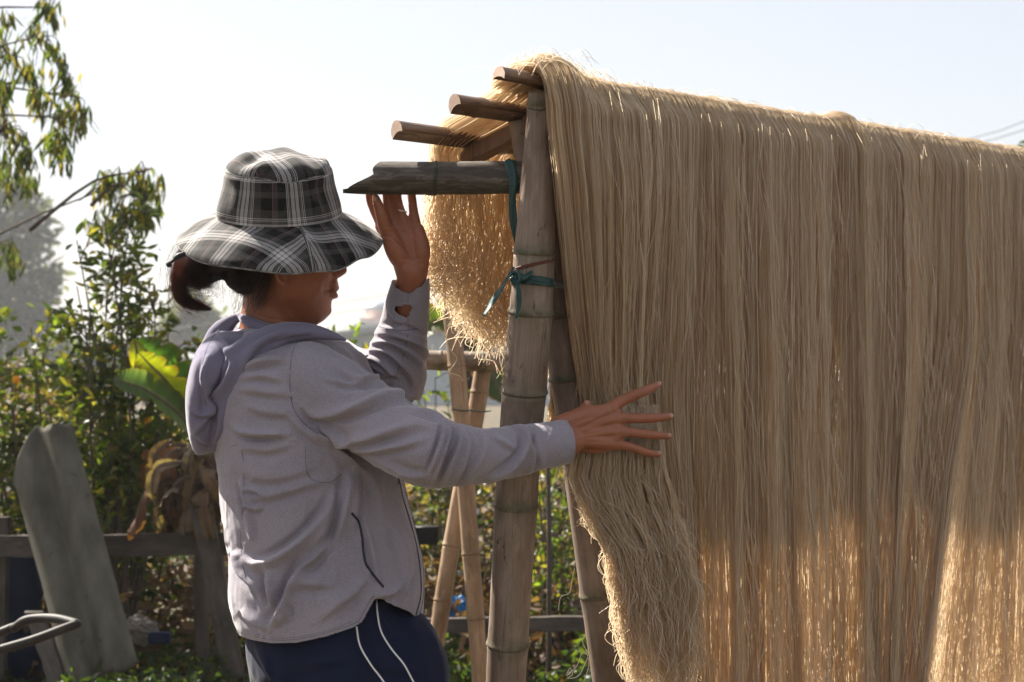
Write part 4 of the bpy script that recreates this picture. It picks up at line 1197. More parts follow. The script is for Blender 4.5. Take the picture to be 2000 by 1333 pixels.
# thumb slit in the raised cuff
tl = np.array([(768, 604), (773, 599), (785, 598), (800, 597), (807, 602), (800, 610), (796, 622), (785, 618), (775, 612), (768, 604)], float)
dd, ss, tt = poly_dist(q2, tl)
inside = np.zeros(len(q2), bool)
j = len(tl) - 1
for i in range(len(tl)):
    xi, yi = tl[i]; xj, yj = tl[j]
    if yi != yj:
        inside ^= ((yi > q2[:, 1]) != (yj > q2[:, 1])) & (q2[:, 0] < (xj - xi) * (q2[:, 1] - yi) / (yj - yi) + xi)
    j = i
d_th = np.where((Nj[:, 1] < 0) & (q2[:, 0] > 755) & (q2[:, 0] < 820) & (q2[:, 1] > 585) & (q2[:, 1] < 635), np.where(inside, -dd, dd), 99)
def snap(d, ax, sgn):
    s = (np.abs(d) < VX / 3.6 * F * 0.62)
    Vj[s, ax] += sgn * (d[s] / F * Vj[s, 1])
    d[s] = 0
snap(d_hem, 2, -1); snap(d_cuf, 0, 1); snap(d_c2, 2, 1)
s_ = np.abs(d_th) < 1.2; d_th[s_] = 0
# neck hole
nc = P(538, 640, 3.605)
rad2 = np.sqrt(((Vj[:, 0] - nc.x) / .070) ** 2 + ((Vj[:, 1] - nc.y) / .066) ** 2)
d_nk = np.where(q2[:, 1] < 665, rad2 - 1, 9)
dall = np.minimum.reduce([d_hem, d_cuf, d_c2, d_th, d_nk * 50])
Qj2 = cut(Vj, Qj, dall, VX)
BJ = bvh_of(Vj, Qj2)
Vj2, Qj2 = compact(Vj, Qj2)
JK = mesh_obj('jacket', Vj2, Qj2, M['jacket'], PER)
so_ = JK.modifiers.new('t', 'SOLIDIFY'); so_.thickness = 0.0016; so_.offset = -1
def seam(line, r=.0006, mat='thread', lift=-0.0001, name='seam'): return trim(name, BJ, line, r, M[mat], JK, lift)
seam([(592, 646), (580, 668), (570, 695), (566, 740), (569, 780), (577, 806), (597, 830), (620, 848)])
seam([(597, 872), (597, 905), (600, 925), (612, 938), (630, 943), (650, 940), (668, 925)], .0005)
seam([(688, 1004), (700, 1020), (706, 1045), (710, 1080), (716, 1105), (735, 1130), (748, 1146)], .0022, 'zip', 0.0, 'pocket_zip')
seam([(692, 1003), (704, 1020), (710, 1045), (714, 1080), (720, 1104), (738, 1127)], .0009, 'jacket', 0.0006, 'pocket_welt')
seam([(779, 935), (786, 970), (798, 1010), (812, 1060), (820, 1110), (822, 1160), (812, 1203)], .0020, 'zip', -0.0004, 'front_zip')
seam([(788, 938), (794, 970), (806, 1010), (819, 1060), (826, 1105), (827, 1160), (818, 1210)], .0008, 'thread', 0.0002)
seam([(497, 1243), (530, 1250), (580, 1249), (640, 1236), (690, 1219), (703, 1209), (716, 1185), (731, 1162)], .0005)
seam([(500, 1239), (530, 1246), (580, 1245), (640, 1232), (688, 1215)], .0004)
seam([(740, 638), (760, 643), (790, 646), (836, 638)], .0007)
seam([(797, 576), (797, 592)], .0005); seam([(797, 622), (797, 650), (790, 690), (775, 730)], .0005)
seam([(764, 602), (770, 596), (785, 594), (800, 593)], .0007, 'jacket', .0004, 'slit_hem'); seam([(762, 606), (770, 613), (780, 622), (786, 628)], .0007, 'jacket', .0004, 'slit_hem')
seam([(430, 880), (470, 875), (476, 960), (470, 1060), (480, 1130), (500, 1180)], .0004)

# ---- hood hanging down the back
hd = [rows_loft([(650, 428, 500, .085, 3.615), (668, 404, 515, .125, 3.612), (695, 388, 500, .145, 3.61), (730, 378, 478, .150, 3.608), (775, 372, 456, .145, 3.605), (820, 372, 448, .125, 3.60), (855, 376, 442, .095, 3.59), (878, 380, 430, .06, 3.585), (890, 384, 398, .025, 3.58)], 44, 4, 2.4)]
hd.append(tube([P(676, 664, 3.49), P(645, 655, 3.49), P(600, 648, 3.485), P(545, 654, 3.475), P(492, 682, 3.468), P(462, 722, 3.470), P(448, 775, 3.478), P(438, 835, 3.50), P(418, 868, 3.53)], [.003, .009, .014, .020, .023, .022, .021, .020, .014], 18, 5))
hd.append(tube([P(640, 656, 3.70), P(590, 645, 3.72), P(530, 640, 3.735), P(480, 655, 3.735), P(440, 690, 3.73)], [.010, .014, .018, .020, .020], 18, 5))
hd.append(tube([P(424, 690, 3.62), P(430, 655, 3.615), P(448, 632, 3.61), P(470, 617, 3.605)], [.030, .022, .012, .006], 18, 5))
for sg in (-1, 1):
    hd.append(tube([P(470, 617, 3.605), P(485, 628, 3.605 + sg * .045), P(535, 646, 3.605 + sg * .078), P(590, 655, 3.605 + sg * .075), P(635, 655, 3.605 + sg * .045)], [.006, .008, .011, .011, .008], 14, 5))
Vh, Nh, Qh = remesh(hd, 0.0025, 4)
Nh = vnormals(Vh, Qh)
if (Nh * (Vh - Vh.mean(0))).sum() < 0: Nh = -Nh; Qh = Qh[:, ::-1].copy()
HF = [([(600, 646), (540, 655), (490, 690), (468, 740), (455, 800), (440, 860)], .0050, 10, -1), ([(560, 665), (510, 700), (485, 740), (470, 790)], .0045, 9, -1),
      ([(430, 655), (452, 700), (440, 745), (412, 790), (405, 840)], .0090, 9, 1), ([(405, 700), (395, 740), (405, 775), (398, 815)], .0075, 9, 1), ([(395, 770), (408, 790), (400, 820), (380, 850)], .0070, 7, -1),
      ([(480, 660), (450, 690), (425, 740), (415, 790)], .0060, 10, -1), ([(378, 800), (392, 812), (410, 800)], .0055, 6, 1), ([(425, 800), (430, 835), (420, 865)], .0045, 8, 1), ([(385, 850), (400, 862), (420, 860)], .003, 7, 1),
      ([(560, 648), (520, 660), (490, 680)], .0040, 6, 1), ([(610, 650), (570, 656), (530, 668)], .0030, 5, -1)]
Vh = Vh + Nh * (1.2 * folds(Vh, Nh, HF) + .0018 * vnoise(Vh, 18, 3) + .0008 * vnoise(Vh, 50, 4))[:, None]
# hollow mouth round the neck
q3 = project(Vh)
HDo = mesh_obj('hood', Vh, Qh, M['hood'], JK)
BH = bvh_of(Vh, Qh)
trim('seam', BH, [(432, 640), (414, 662), (398, 700), (394, 745), (402, 790)], .0006, M['thread'], HDo, 0)

# ---- hat (tilted towards the camera)
HC = P(546, 424, 3.552)
TILT = R(17)
RT_ = Matrix.Rotation(TILT, 4, 'X')
def hatpt(th, r, z, rx=.0995, ry=.091):
    x, y = math.cos(th) * rx * r, math.sin(th) * ry * r
    v = RT_ @ Vector((x, y, z)); return HC + v
def hat_grid(name, prof, uvf, n=120, defo=None, parent=None, closed_top=False, sub=5):
    pr = smooth_path([(a, b, 0) for a, b in prof], 1.0, sub)[0]
    V = []; uv = []; Fc = []
    m = len(pr)
    for i in range(m):
        for k in range(n + 1):
            th = 2 * math.pi * k / n
            r, z = pr[i][0], pr[i][1]
            if defo: r, z = defo(th, r, z, i / (m - 1))
            V.append(tuple(hatpt(th, r, z)))
            uv.append(uvf(th, r, z, i / (m - 1)))
    for i in range(m - 1):
        for k in range(n):
            a = i * (n + 1) + k; Fc.append((a, a + 1, a + n + 2, a + n + 1))
    o = mesh_obj(name, V, Fc, M['plaid'], parent, uv=uv)
    s = o.modifiers.new('t', 'SOLIDIFY'); s.thickness = .0018; s.offset = -1
    return o, V, Fc
HAT = empty('hat', HC); HAT.parent = PER
def w1(th, ph): return math.sin(th + ph)
def crown_def(th, r, z, f):
    # front dent and crumple at the top seam, cloth waves on the wall
    g = math.sin(math.pi * min(1, f * 1.0))
    dr = 0.012 * math.sin(5 * th + 1.3) * g + 0.010 * math.sin(9 * th + z * 70) * g
    dr += -0.055 * math.exp(-((((th + .55) + math.pi) % (2 * math.pi) - math.pi) / .35) ** 2) * math.exp(-((f - .62) / .2) ** 2)
    dr += 0.04 * math.exp(-((((th - 3.5) + math.pi) % (2 * math.pi) - math.pi) / .35) ** 2) * math.exp(-((f - .25) / .2) ** 2)
    dr -= 0.05 * math.exp(-((((th - 3.75) + math.pi) % (2 * math.pi) - math.pi) / .3) ** 2) * math.exp(-((f - .6) / .2) ** 2)
    zz_ = z + 0.004 * math.sin(2 * th + .5) * f + 0.0025 * math.sin(6 * th) * f
    return r + dr, zz_
def top_def(th, r, z, f):
    edge = 1 - f
    zz_ = z + (0.004 * math.sin(2 * th + .5) + 0.0025 * math.sin(6 * th)) * edge
    x = math.cos(th) * r; y = math.sin(th) * r
    zz_ += 0.007 * math.exp(-((x + .1) / .5) ** 2) * f - 0.010 * math.exp(-((x + .38) ** 2 + (y + .45) ** 2) / .03) + .0035 * math.sin(9 * x + 3 * y) * f * (1 - f) * 3
    zz_ += 0.006 * x * -1 * f
    g = math.sin(0.0)
    dr = 0
    return r + (0.012 * math.sin(5 * th + 1.3) + 0.01 * math.sin(9 * th + 6)) * 0 * edge, zz_
CR, Vc, Fcn = hat_grid('crown', [(1.045, -.001), (1.04, .008), (1.01, .024), (.965, .044), (.93, .061), (.905, .073), (.865, .0795)], lambda th, r, z, f: (th * .104 - .008, z * 1.05 + .060), defo=crown_def, parent=HAT)
TP, Vtp, Ftp = hat_grid('crown_top', [(.868, .0785), (.855, .0845), (.79, .0925), (.64, .1000), (.42, .1045), (.2, .106), (.01, .1065)], lambda th, r, z, f: (math.cos(th) * .1 * r * .8 + math.sin(th) * .1 * r * .6, -math.cos(th) * .1 * r * .6 + math.sin(th) * .1 * r * .8), defo=top_def, parent=HAT)
def angd(a, b): return ((a - b + math.pi) % (2 * math.pi)) - math.pi
def brim_def(th, r, z, f):
    near = max(0, -math.sin(th)); fr = max(0, math.cos(th)); bk = max(0, -math.cos(th))
    drop = -0.024 * near ** 1.3 - 0.012 * fr + 0.002 * bk
    z2 = z + drop * f ** 1.4 + 0.0035 * math.sin(3 * th + .9) * f ** 1.5 + 0.0015 * math.sin(7 * th + 2) * f * f
    # ridge where the two panels are joined (near side, a little forward)
    z2 += 0.006 * math.exp(-(angd(th, -1.15) / .10) ** 2) * math.sin(math.pi * f) - .007 * math.exp(-(angd(th, -.92) / .16) ** 2) * f
    z2 += 0.004 * math.exp(-(angd(th, -.62) / .12) ** 2) * f + 0.0075 * math.exp(-(angd(th, -.80) / .48) ** 2) * f ** 1.4
    return r, z2
def brim_uv(th, r, z, f):
    # two halves cut on the bias, meeting at the side seam
    a = angd(th, -1.15)
    x = math.cos(th) * .1 * r; y = math.sin(th) * .1 * r
    c, s = (math.cos(R(38)), math.sin(R(38))) if a < 0 else (math.cos(R(-35)), math.sin(R(-35)))
    rr = .1 + (r - 1.1) * .125
    aa = th * 1.0
    X = math.cos(th) * rr; Y = math.sin(th) * rr * 1.3
    return (X * c - Y * s + .2, X * s + Y * c + .3)
BR, Vbr, Fbr = hat_grid('brim', [(1.035, .003), (1.07, .0005), (1.22, -.005), (1.42, -.014), (1.57, -.024), (1.68, -.030), (1.725, -.0335)], brim_uv, n=160, defo=brim_def, parent=HAT)
BHt = BVHTree.FromPolygons(Vbr, Fbr); BCr = BVHTree.FromPolygons(Vc, Fcn)
def ring_tube(name, fn, r, mat, parent, n=140, a0=0, a1=2 * math.pi):
    pts = [fn(a0 + (a1 - a0) * k / n) for k in range(n + 1)]
    v, f = tube(np.array([list(p) for p in pts]), r, 7, 1, False); return mesh_obj(name, v, f, mat, parent)
def edge_fn(off, rr, f, defo, zz_, out_=1.0):
    def g(th):
        r, z = defo(th, rr, zz_, f); return hatpt(th, r * out_, z + off)
    return g
M['plaid_edge'] = mat_basic('plaid_binding', (0.05, 0.05, 0.055), (0.30, 0.29, 0.30), 55, 0.8)
ring_tube('brim_edge', edge_fn(-.0008, 1.725, 1.0, brim_def, -.0335), .0019, M['plaid_edge'], BR)
ring_tube('crown_seam', edge_fn(0, .866, 1.0, crown_def, .0793), .0007, M['plaid_edge'], CR)
ring_tube('base_seam', edge_fn(0, 1.046, 0.0, crown_def, .0015), .0009, M['plaid_edge'], CR)
for rr, zc, ff in ((1.68, -.030, .86), (1.655, -.0285, .80)):
    ring_tube('stitching', edge_fn(.0012, rr, ff, brim_def, zc), .00035, M['white'], BR)
h = None
loc = BHt.ray_cast(CAMP, (P(457, 450, 1) - CAMP).normalized())
if loc[0] is not None:
    n_ = loc[1] if loc[1].y < 0 else -loc[1]
    rot = n_.to_track_quat('Z', 'Y').to_matrix()
    v = []; f = []
    for k in range(20):
        a = 2 * math.pi * k / 20
        for rr, hh in ((.0026, .0008), (.0052, .0012), (.0060, .0002)): v.append(tuple(loc[0] + rot @ Vector((math.cos(a) * rr, math.sin(a) * rr, hh))))
    for k in range(20):
        k2 = (k + 1) % 20
        for q in range(2): f.append((k * 3 + q, k2 * 3 + q, k2 * 3 + q + 1, k * 3 + q + 1))
    mesh_obj('eyelet', v, f, M['brass'], BR)
# toggle cord at the back of the hat
v, f = tube([P(395, 492, 3.52), P(378, 490, 3.50), P(362, 496, 3.49), P(354, 499, 3.487)], .0013, 6, 4); mesh_obj('toggle_cord', v, f, M['black'], BR)
v, f = join([tube([P(358, 497, 3.488), P(349, 501, 3.487), P(343, 505, 3.487)], [.0045, .0055, .0042], 10, 3), tube([P(343, 505, 3.487), P(335, 512, 3.487)], .0026, 8, 2), ellipsoid(P(330, 517, 3.487), (.0048, .0045, .0052))])
mesh_obj('cord_stopper', v, f, M['black'], BR)

# ---- hair
hb = [rows_loft([(470, 462, 560, .074, 3.566), (500, 452, 545, .080, 3.568), (525, 442, 528, .082, 3.574), (545, 440, 516, .078, 3.58), (562, 448, 506, .068, 3.585), (577, 472, 498, .04, 3.59)], 32, 4, 2.1)]
hb.append(ellipsoid(P(402, 524, 3.58), (.036, .040, .027)))
hb.append(ellipsoid(P(432, 512, 3.58), (.038, .040, .030)))
hb.append(ellipsoid(P(374, 508, 3.575), (.020, .026, .018)))
Vq, Nq, Qq = remesh(hb, 0.004, 5)
Nq = vnormals(Vq, Qq)
if (Nq * (Vq - Vq.mean(0))).sum() < 0: Nq = -Nq; Qq = Qq[:, ::-1].copy()
HR = mesh_obj('hair', Vq, Qq, M['hair_base'], PER)
def hair_lock(n, path, spread0, spread1, r, K=26, fr=.0015):
    A, _ = smooth_path([P(*p) for p in path], 1.0, 8)
    s = np.linspace(0, 1, len(A)); u = np.linspace(0, 1, K)
    C = np.column_stack([np.interp(u, s, A[:, k]) for k in range(3)])
    off = rng.normal(0, 1, (n, 3)) * .5; ln = rng.uniform(.75, 1.0, n) ** .6
    S = np.zeros((n, K, 3)); ph = rng.uniform(0, 6, n)
    for i in range(K):
        uu = u[i] * ln
        c = np.column_stack([np.interp(uu, u, C[:, k]) for k in range(3)])
        sp = spread0 + (spread1 - spread0) * u[i]
        S[:, i] = c + off * sp[None] if np.ndim(sp) else c + off * sp * (0.35 + 0.65 * math.sin(math.pi * min(.98, .15 + u[i] * .8)))
        S[:, i] += fr * np.column_stack([np.sin(ph + u[i] * 6), np.cos(ph * 1.3 + u[i] * 7), np.sin(ph * 2 + u[i] * 5)]) * u[i]
    return S
Ls = [hair_lock(900, [(395, 480, 3.58), (372, 484, 3.575), (357, 505, 3.573), (346, 540, 3.573), (348, 575, 3.572), (362, 592, 3.572), (385, 601, 3.572), (413, 604, 3.572)], .0125, .006, .00005),
      hair_lock(450, [(400, 492, 3.575), (380, 500, 3.57), (366, 525, 3.568), (356, 560, 3.57), (366, 585, 3.57), (392, 598, 3.57), (408, 603, 3.57)], .012, .009, .00005),
      hair_lock(420, [(440, 488, 3.55), (410, 490, 3.545), (380, 500, 3.545), (362, 520, 3.55), (366, 545, 3.56), (392, 556, 3.57), (425, 547, 3.58)], .020, .014, .00005, fr=.003),
      hair_lock(420, [(500, 500, 3.50), (470, 505, 3.50), (435, 515, 3.52), (405, 530, 3.545)], .024, .016, .00005, fr=.003),
      hair_lock(420, [(515, 505, 3.495), (500, 540, 3.51), (480, 562, 3.53), (458, 560, 3.56)], .022, .016, .00005, fr=.003),
      hair_lock(60, [(480, 530, 3.53), (485, 570, 3.54), (478, 600, 3.545), (462, 618, 3.55)], .030, .030, .00005, fr=.006),
      hair_lock(50, [(430, 520, 3.56), (425, 555, 3.56), (428, 575, 3.56), (440, 570, 3.56)], .030, .030, .00005, fr=.008),
      hair_lock(50, [(375, 525, 3.56), (385, 560, 3.56), (405, 565, 3.56), (425, 555, 3.56)], .020, .020, .00005, fr=.006),
      hair_lock(110, [(527, 528, 3.497), (521, 560, 3.51), (508, 585, 3.53), (495, 600, 3.545)], .014, .02, .00005, fr=.004)]
Ls.append(hair_lock(120, [(395, 480, 3.58), (368, 488, 3.575), (350, 515, 3.573), (346, 550, 3.573), (352, 580, 3.572), (372, 600, 3.572), (400, 612, 3.572)], .035, .03, .00005, fr=.008))
v, f = tube([P(388 + 9 * math.cos(a), 496 + 17 * math.sin(a), 3.577 - .016 * math.cos(a + .6)) for a in np.linspace(0, 6.3, 14)], .0035, 8, 3, cap=False); mesh_obj('hair_tie', v, f, M['black'], HR)
KS = np.concatenate(Ls, 0)
ho = curves_obj('ponytail', KS, .00011, M['hair'], HR); tag(ho, kind='stuff')

# ------------------------------------------------------------------ plants and garden behind
def G(a, b, c): return np.array([a, b, c], dtype=float)
LEAFY = {'citrus': [(0.045, 0.070, 0.015), (0.08, 0.105, 0.02), (0.028, 0.045, 0.012), (0.12, 0.11, 0.025)],
         'euca': [(0.045, 0.065, 0.022), (0.07, 0.09, 0.025), (0.03, 0.045, 0.02), (0.13, 0.11, 0.03)],
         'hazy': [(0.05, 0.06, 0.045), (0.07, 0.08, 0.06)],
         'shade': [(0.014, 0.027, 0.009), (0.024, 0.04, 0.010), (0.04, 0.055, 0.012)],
         'brown': [(0.13, 0.07, 0.035), (0.09, 0.05, 0.03), (0.18, 0.11, 0.055)],
         'mixed': [(0.03, 0.05, 0.012), (0.065, 0.075, 0.018), (0.018, 0.028, 0.010), (0.12, 0.078, 0.046), (0.09, 0.06, 0.04), (0.15, 0.11, 0.07), (0.05, 0.034, 0.022), (0.12, 0.10, 0.03)]}
def leaf_mesh(name, pos, dirs, ln, wd, pal, mat, parent=None, kind=None, bend=0.25, wts=None):
    """n leaves: folded lens of 4 triangles pairs each; pos,dirs (n,3)"""
    n = len(pos); dirs = dirs / (np.linalg.norm(dirs, axis=1, keepdims=True) + 1e-9)
    rnd = rng.normal(0, 1, (n, 3)); side = np.cross(dirs, rnd); side /= (np.linalg.norm(side, axis=1, keepdims=True) + 1e-9)
    up = np.cross(side, dirs)
    ln = ln * rng.uniform(.6, 1.25, n); wd = wd * rng.uniform(.7, 1.2, n)
    L = ln[:, None]; W = wd[:, None]
    b = pos; m1 = pos + dirs * L * .35 - up * L * .05; m2 = pos + dirs * L * .7 - up * L * bend * .5; tip = pos + dirs * L - up * L * bend
    l1 = m1 + side * W * .5 + up * W * .15; r1 = m1 - side * W * .5 + up * W * .15
    l2 = m2 + side * W * .36 + up * W * .12; r2 = m2 - side * W * .36 + up * W * .12
    V = np.stack([b, l1, m1, r1, l2, m2, r2, tip], 1).reshape(-1, 3)
    base = (np.arange(n) * 8)[:, None]
    tris = np.array([[0, 1, 2], [0, 2, 3], [1, 4, 5], [1, 5, 2], [2, 5, 6], [2, 6, 3], [4, 7, 5], [5, 7, 6]])
    Fq = (base[:, :, None] + tris[None]).reshape(-1, 3)
    pal = np.array(LEAFY[pal] if isinstance(pal, str) else pal)
    c = pal[rng.choice(len(pal), n, p=wts)] * rng.uniform(.7, 1.3, (n, 1))
    cols = np.repeat(c, 8, 0)
    o = mesh_obj(name, V, Fq, mat, parent, smooth=False, cols=cols)
    if kind: o['kind'] = kind
    return o

def branch_tubes(name, lines, mat, parent):
    parts = [tube([Vector(p) for p in pts], rad, 6, 3) for pts, rad in lines]
    v, f = join(parts); return mesh_obj(name, v, f, mat, parent)

def shrub(name, label, cat, base, tips, leaf_n, ln, wd, pal, group=None, droop=0.0, clump=0.07, stem_r=0.008, cl_per=5, mat=None, kidnames=('stem', 'foliage'), side_n=4, side_l=0.22):
    """stems from base to each tip; side twigs carry leaf clusters"""
    e = empty(name, base, label, cat, group)
    bs = Vector(base); lines = []; pos = []; dr = []
    for tp in tips:
        tp = Vector(tp); mid = bs.lerp(tp, .5) + Vector((random.uniform(-.1, .1), random.uniform(-.1, .1), random.uniform(0, .1))) * (tp - bs).length * .5
        pts = [bs + Vector((random.uniform(-.04, .04), random.uniform(-.04, .04), 0)), mid, tp]
        lines.append((pts, [stem_r, stem_r * .7, stem_r * .3]))
        pp, _ = smooth_path(pts, 1.0, 10)
        for k in range(side_n):
            q = Vector(pp[int(len(pp) * random.uniform(.35, .97))])
            dd = Vector((random.gauss(0, 1), random.gauss(0, 1), random.gauss(.5, .7) - droop)).normalized() * side_l * random.uniform(.5, 1.2)
            lines.append(([q, q + dd * .5 + Vector((0, 0, .02)), q + dd], [stem_r * .4, stem_r * .3, stem_r * .15]))
            for c in range(cl_per):
                cc = q + dd * random.uniform(.3, 1.05)
                nl = max(1, int(leaf_n / (len(tips) * side_n * cl_per)))
                for _ in range(nl):
                    pos.append(cc + Vector((random.gauss(0, clump), random.gauss(0, clump), random.gauss(0, clump))))
                    v = dd.normalized() * .6 + Vector((random.gauss(0, .8), random.gauss(0, .8), random.gauss(0, .6) - droop))
                    dr.append(v)
    branch_tubes(kidnames[0], lines, M['bark'], e)
    o = leaf_mesh(kidnames[1], np.array([list(p) for p in pos]), np.array([list(p) for p in dr]), ln, wd, pal, mat or M['leaf'], e, kind='stuff')
    return e

def W3(px, py, Y): return tuple(P(px, py, Y))
def gz(px, Y): return ((px - 1000) / F * Y, Y, 0.0)

# eucalyptus hanging into the top left corner
Ye = 10.5
EU = empty('eucalyptus_tree', gz(-330, Ye), 'tall drooping eucalyptus tree reaching into the top left corner', 'tree')
ln_ = []; pos = []; dr = []
trunk = [Vector(gz(-330, Ye)) - Vector((0, 0, .1)), P(-300, 700, Ye), P(-250, 200, Ye), P(-200, -400, Ye), P(-160, -900, Ye)]
tv, tf_ = tube(trunk, [.16, .13, .10, .07, .03], 14, 6); mesh_obj('trunk', tv, tf_, M['bark'], EU)
def euca_spray(p, n_leaf, spread, hang):
    for _ in range(n_leaf):
        q = Vector(p) + Vector((random.gauss(0, spread), random.gauss(0, spread), random.uniform(-hang, .3 * hang)))
        pos.append(q); dr.append((random.gauss(0, .28), random.gauss(0, .28), -1 + random.uniform(-.1, .35)))
eu = [  # limb start, end, spray anchors in the picture
    ((-250, 150), (30, 120), [(0, 60), (8, 110), (30, 95), (20, 150), (4, 180), (45, 125), (12, 20)]),
    ((-260, 250), (75, 70), [(60, 45), (78, 50), (95, 75), (118, 90), (55, 110), (70, 130)]),
    ((-240, 100), (110, 15), [(95, 2), (105, 8), (85, 0)]),
    ((-250, 220), (150, 190), [(128, 140), (138, 150), (122, 118), (150, 190), (140, 205), (165, 212), (118, 200)]),
    ((-270, 300), (130, 230), [(100, 240), (115, 255), (130, 262), (150, 225), (95, 260), (128, 290), (112, 285)]),
    ((-280, 330), (60, 150), [(68, 165), (80, 195), (72, 180), (90, 175)]),
    ((-270, 380), (30, 250), [(30, 245), (40, 262), (45, 290), (60, 285), (35, 310), (50, 330), (62, 340), (10, 280), (5, 230)]),
    ((-280, 420), (10, 330), [(5, 325), (20, 350), (8, 160), (3, 200)]),
    ((-290, 650), (225, 362), [(205, 335), (215, 350), (235, 345), (198, 350), (228, 330)]),
    ((60, 448), (285, 335), [(265, 335), (280, 350), (300, 350), (272, 322), (290, 345), (305, 345)]),
    ((180, 400), (265, 385), [(240, 395), (262, 385), (278, 395), (250, 410), (285, 400), (232, 400), (272, 410), (295, 395), (225, 415), (190, 415), (180, 430)]),
    ((-290, 520), (25, 480), [(22, 482), (28, 500), (20, 470)]),
]
for (s_, e_, an) in eu:
    yy = Ye + random.uniform(-.25, .25)
    a = P(s_[0], s_[1], Ye); bq = P(e_[0], e_[1], yy)
    mid = a.lerp(bq, .55) + Vector((0, 0, .08))
    ln_.append(([a, mid, bq], [.012, .007, .003]))
    for (x, y) in an:
        q = P(x, y, yy + random.uniform(-.15, .15))
        ln_.append(([bq.lerp(mid, random.uniform(0, .35)), bq.lerp(q, .6) + Vector((0, 0, .03)), q], [.004, .003, .0015]))
        euca_spray(q, 17, .022, .075)
for k in range(60):   # crown outside the frame
    q = P(random.uniform(-700, -60), random.uniform(-1000, 500), Ye + random.uniform(-1, 1)); euca_spray(q, 22, .18, .3)
for k in range(330):   # wide crown whose shade falls on the old fence
    q = Vector((random.uniform(-8.5, -4.6), random.uniform(10.2, 14.0), random.uniform(3.6, 7.2))); euca_spray(q, 30, .22, .3)
for k in range(14):
    q = Vector((random.uniform(-8.0, -4.8), random.uniform(10.4, 13.6), random.uniform(3.8, 6.8))); ln_.append(([P(-200, -400, Ye), P(-200, -400, Ye).lerp(q, .5) + Vector((0, 0, .4)), q], [.04, .025, .01]))
branch_tubes('branch', ln_, M['bark'], EU)
leaf_mesh('foliage', np.array([list(p) for p in pos]), np.array([list(p) for p in dr]), .095, .019, 'euca', M['leaf'], EU, kind='stuff', bend=.12)

# tall citrus bush left of the woman
shrub('citrus_bush', 'tall loose citrus bush with fresh green leaves just left of the woman', 'bush', gz(240, 8.8),
      [W3(*t) for t in [(150, 470, 8.8), (205, 430, 8.7), (235, 400, 8.9), (268, 520, 8.8), (300, 555, 8.7), (175, 610, 8.6), (255, 600, 8.9), (330, 560, 9.0), (215, 520, 9.0), (150, 560, 8.8), (290, 620, 8.6), (250, 455, 8.8)]],
      2300, .062, .024, 'citrus', stem_r=.009, clump=.035, side_n=9, side_l=.17, cl_per=4)
shrub('citrus_bush', 'low citrus bush with yellowing leaves at the left edge under the hazy tree', 'bush', gz(60, 9.2),
      [W3(*t) for t in [(20, 700, 9.2), (60, 640, 9.1), (95, 620, 9.3), (130, 700, 9.2), (-40, 640, 9.2), (170, 720, 9.1), (200, 690, 9.1), (-100, 600, 9.2)]],
      1700, .062, .026, 'citrus', stem_r=.009, clump=.045, side_n=8, side_l=.2, cl_per=4)
shrub('garden_bush', 'bushy green shrub low down between the plank and the banana plant', 'bush', gz(250, 9.2),
      [W3(*t) for t in [(200, 830, 8.9), (240, 800, 8.8), (280, 850, 8.9), (310, 820, 8.8), (180, 760, 9.0), (330, 870, 8.9), (215, 900, 8.7), (360, 790, 9)]],
      1600, .055, .026, 'citrus', clump=.05, side_n=8, side_l=.18, cl_per=4)
shrub('garden_bush', 'small green shrub with pointed leaves seen under the raised forearm', 'bush', gz(870, 9.6),
      [W3(*t) for t in [(850, 740, 9.6), (875, 790, 9.6), (840, 800, 9.5), (905, 830, 9.6), (820, 720, 9.6), (895, 660, 9.7), (930, 680, 9.6), (640, 640, 9.6), (660, 655, 9.6)]],
      650, .055, .022, 'citrus', clump=.04, side_n=5, side_l=.14, cl_per=3)
shrub('garden_bush', 'sunlit thin shrub between the two rack posts and the far frame', 'bush', gz(1080, 9.0),
      [W3(*t) for t in [(1060, 960, 9), (1090, 1010, 9), (1110, 980, 9.1), (1075, 1060, 8.9), (1120, 1080, 9), (1040, 900, 9.1)]],
      700, .05, .022, 'citrus', clump=.05, side_n=7, side_l=.2, cl_per=3)

# undergrowth behind everything: a deep bank of mixed leaves and dry twigs
def bank(name, n, xr, yr, topf, ln, wd, pal, mat, wts=None, low=0.0, power=.75, label=None):
    px = rng.uniform(xr[0], xr[1], n); Y = rng.uniform(yr[0], yr[1], n)
    x = (px - 1000) / F * Y
    tp = topf(px) + .12 * n1(x, 3.1, 4) + .06 * n1(x, 9, 5)
    z = low + (tp - low) * rng.random(n) ** power
    cl = np.column_stack([x, Y, z]); keep = vnoise(cl, 5.5, 9) + .6 * vnoise(cl, 13, 3) > -.35
    cl = cl[keep]; d = rng.normal(0, 1, cl.shape); d[:, 2] *= .6
    o = leaf_mesh(name, cl, d, ln, wd, pal, mat, None, kind='stuff', wts=wts)
    if label: tag(o, label, 'undergrowth')
    return o
def topL(px): return np.interp(px, [-200, 60, 200, 350, 500, 800, 1000, 1200, 1500], [1.45, 1.30, 1.20, 1.12, 1.0, .95, .98, 1.02, 1.1])
bank('undergrowth', 55000, (-900, 2400), (9.7, 11.6), topL, .060, .026, 'mixed', M['leaf'], label='dense bank of leaves and dry twigs closing the garden behind')
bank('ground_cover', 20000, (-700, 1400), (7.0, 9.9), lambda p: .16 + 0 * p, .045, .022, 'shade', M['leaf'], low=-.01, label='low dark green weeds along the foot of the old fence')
bank('leaf_litter', 9000, (-260, 1400), (8.6, 10.2), lambda p: .42 + 0 * p, .075, .03, 'brown', M['dry'], low=-.01, power=1.6, label='brown dead leaves heaped behind the wooden rail')
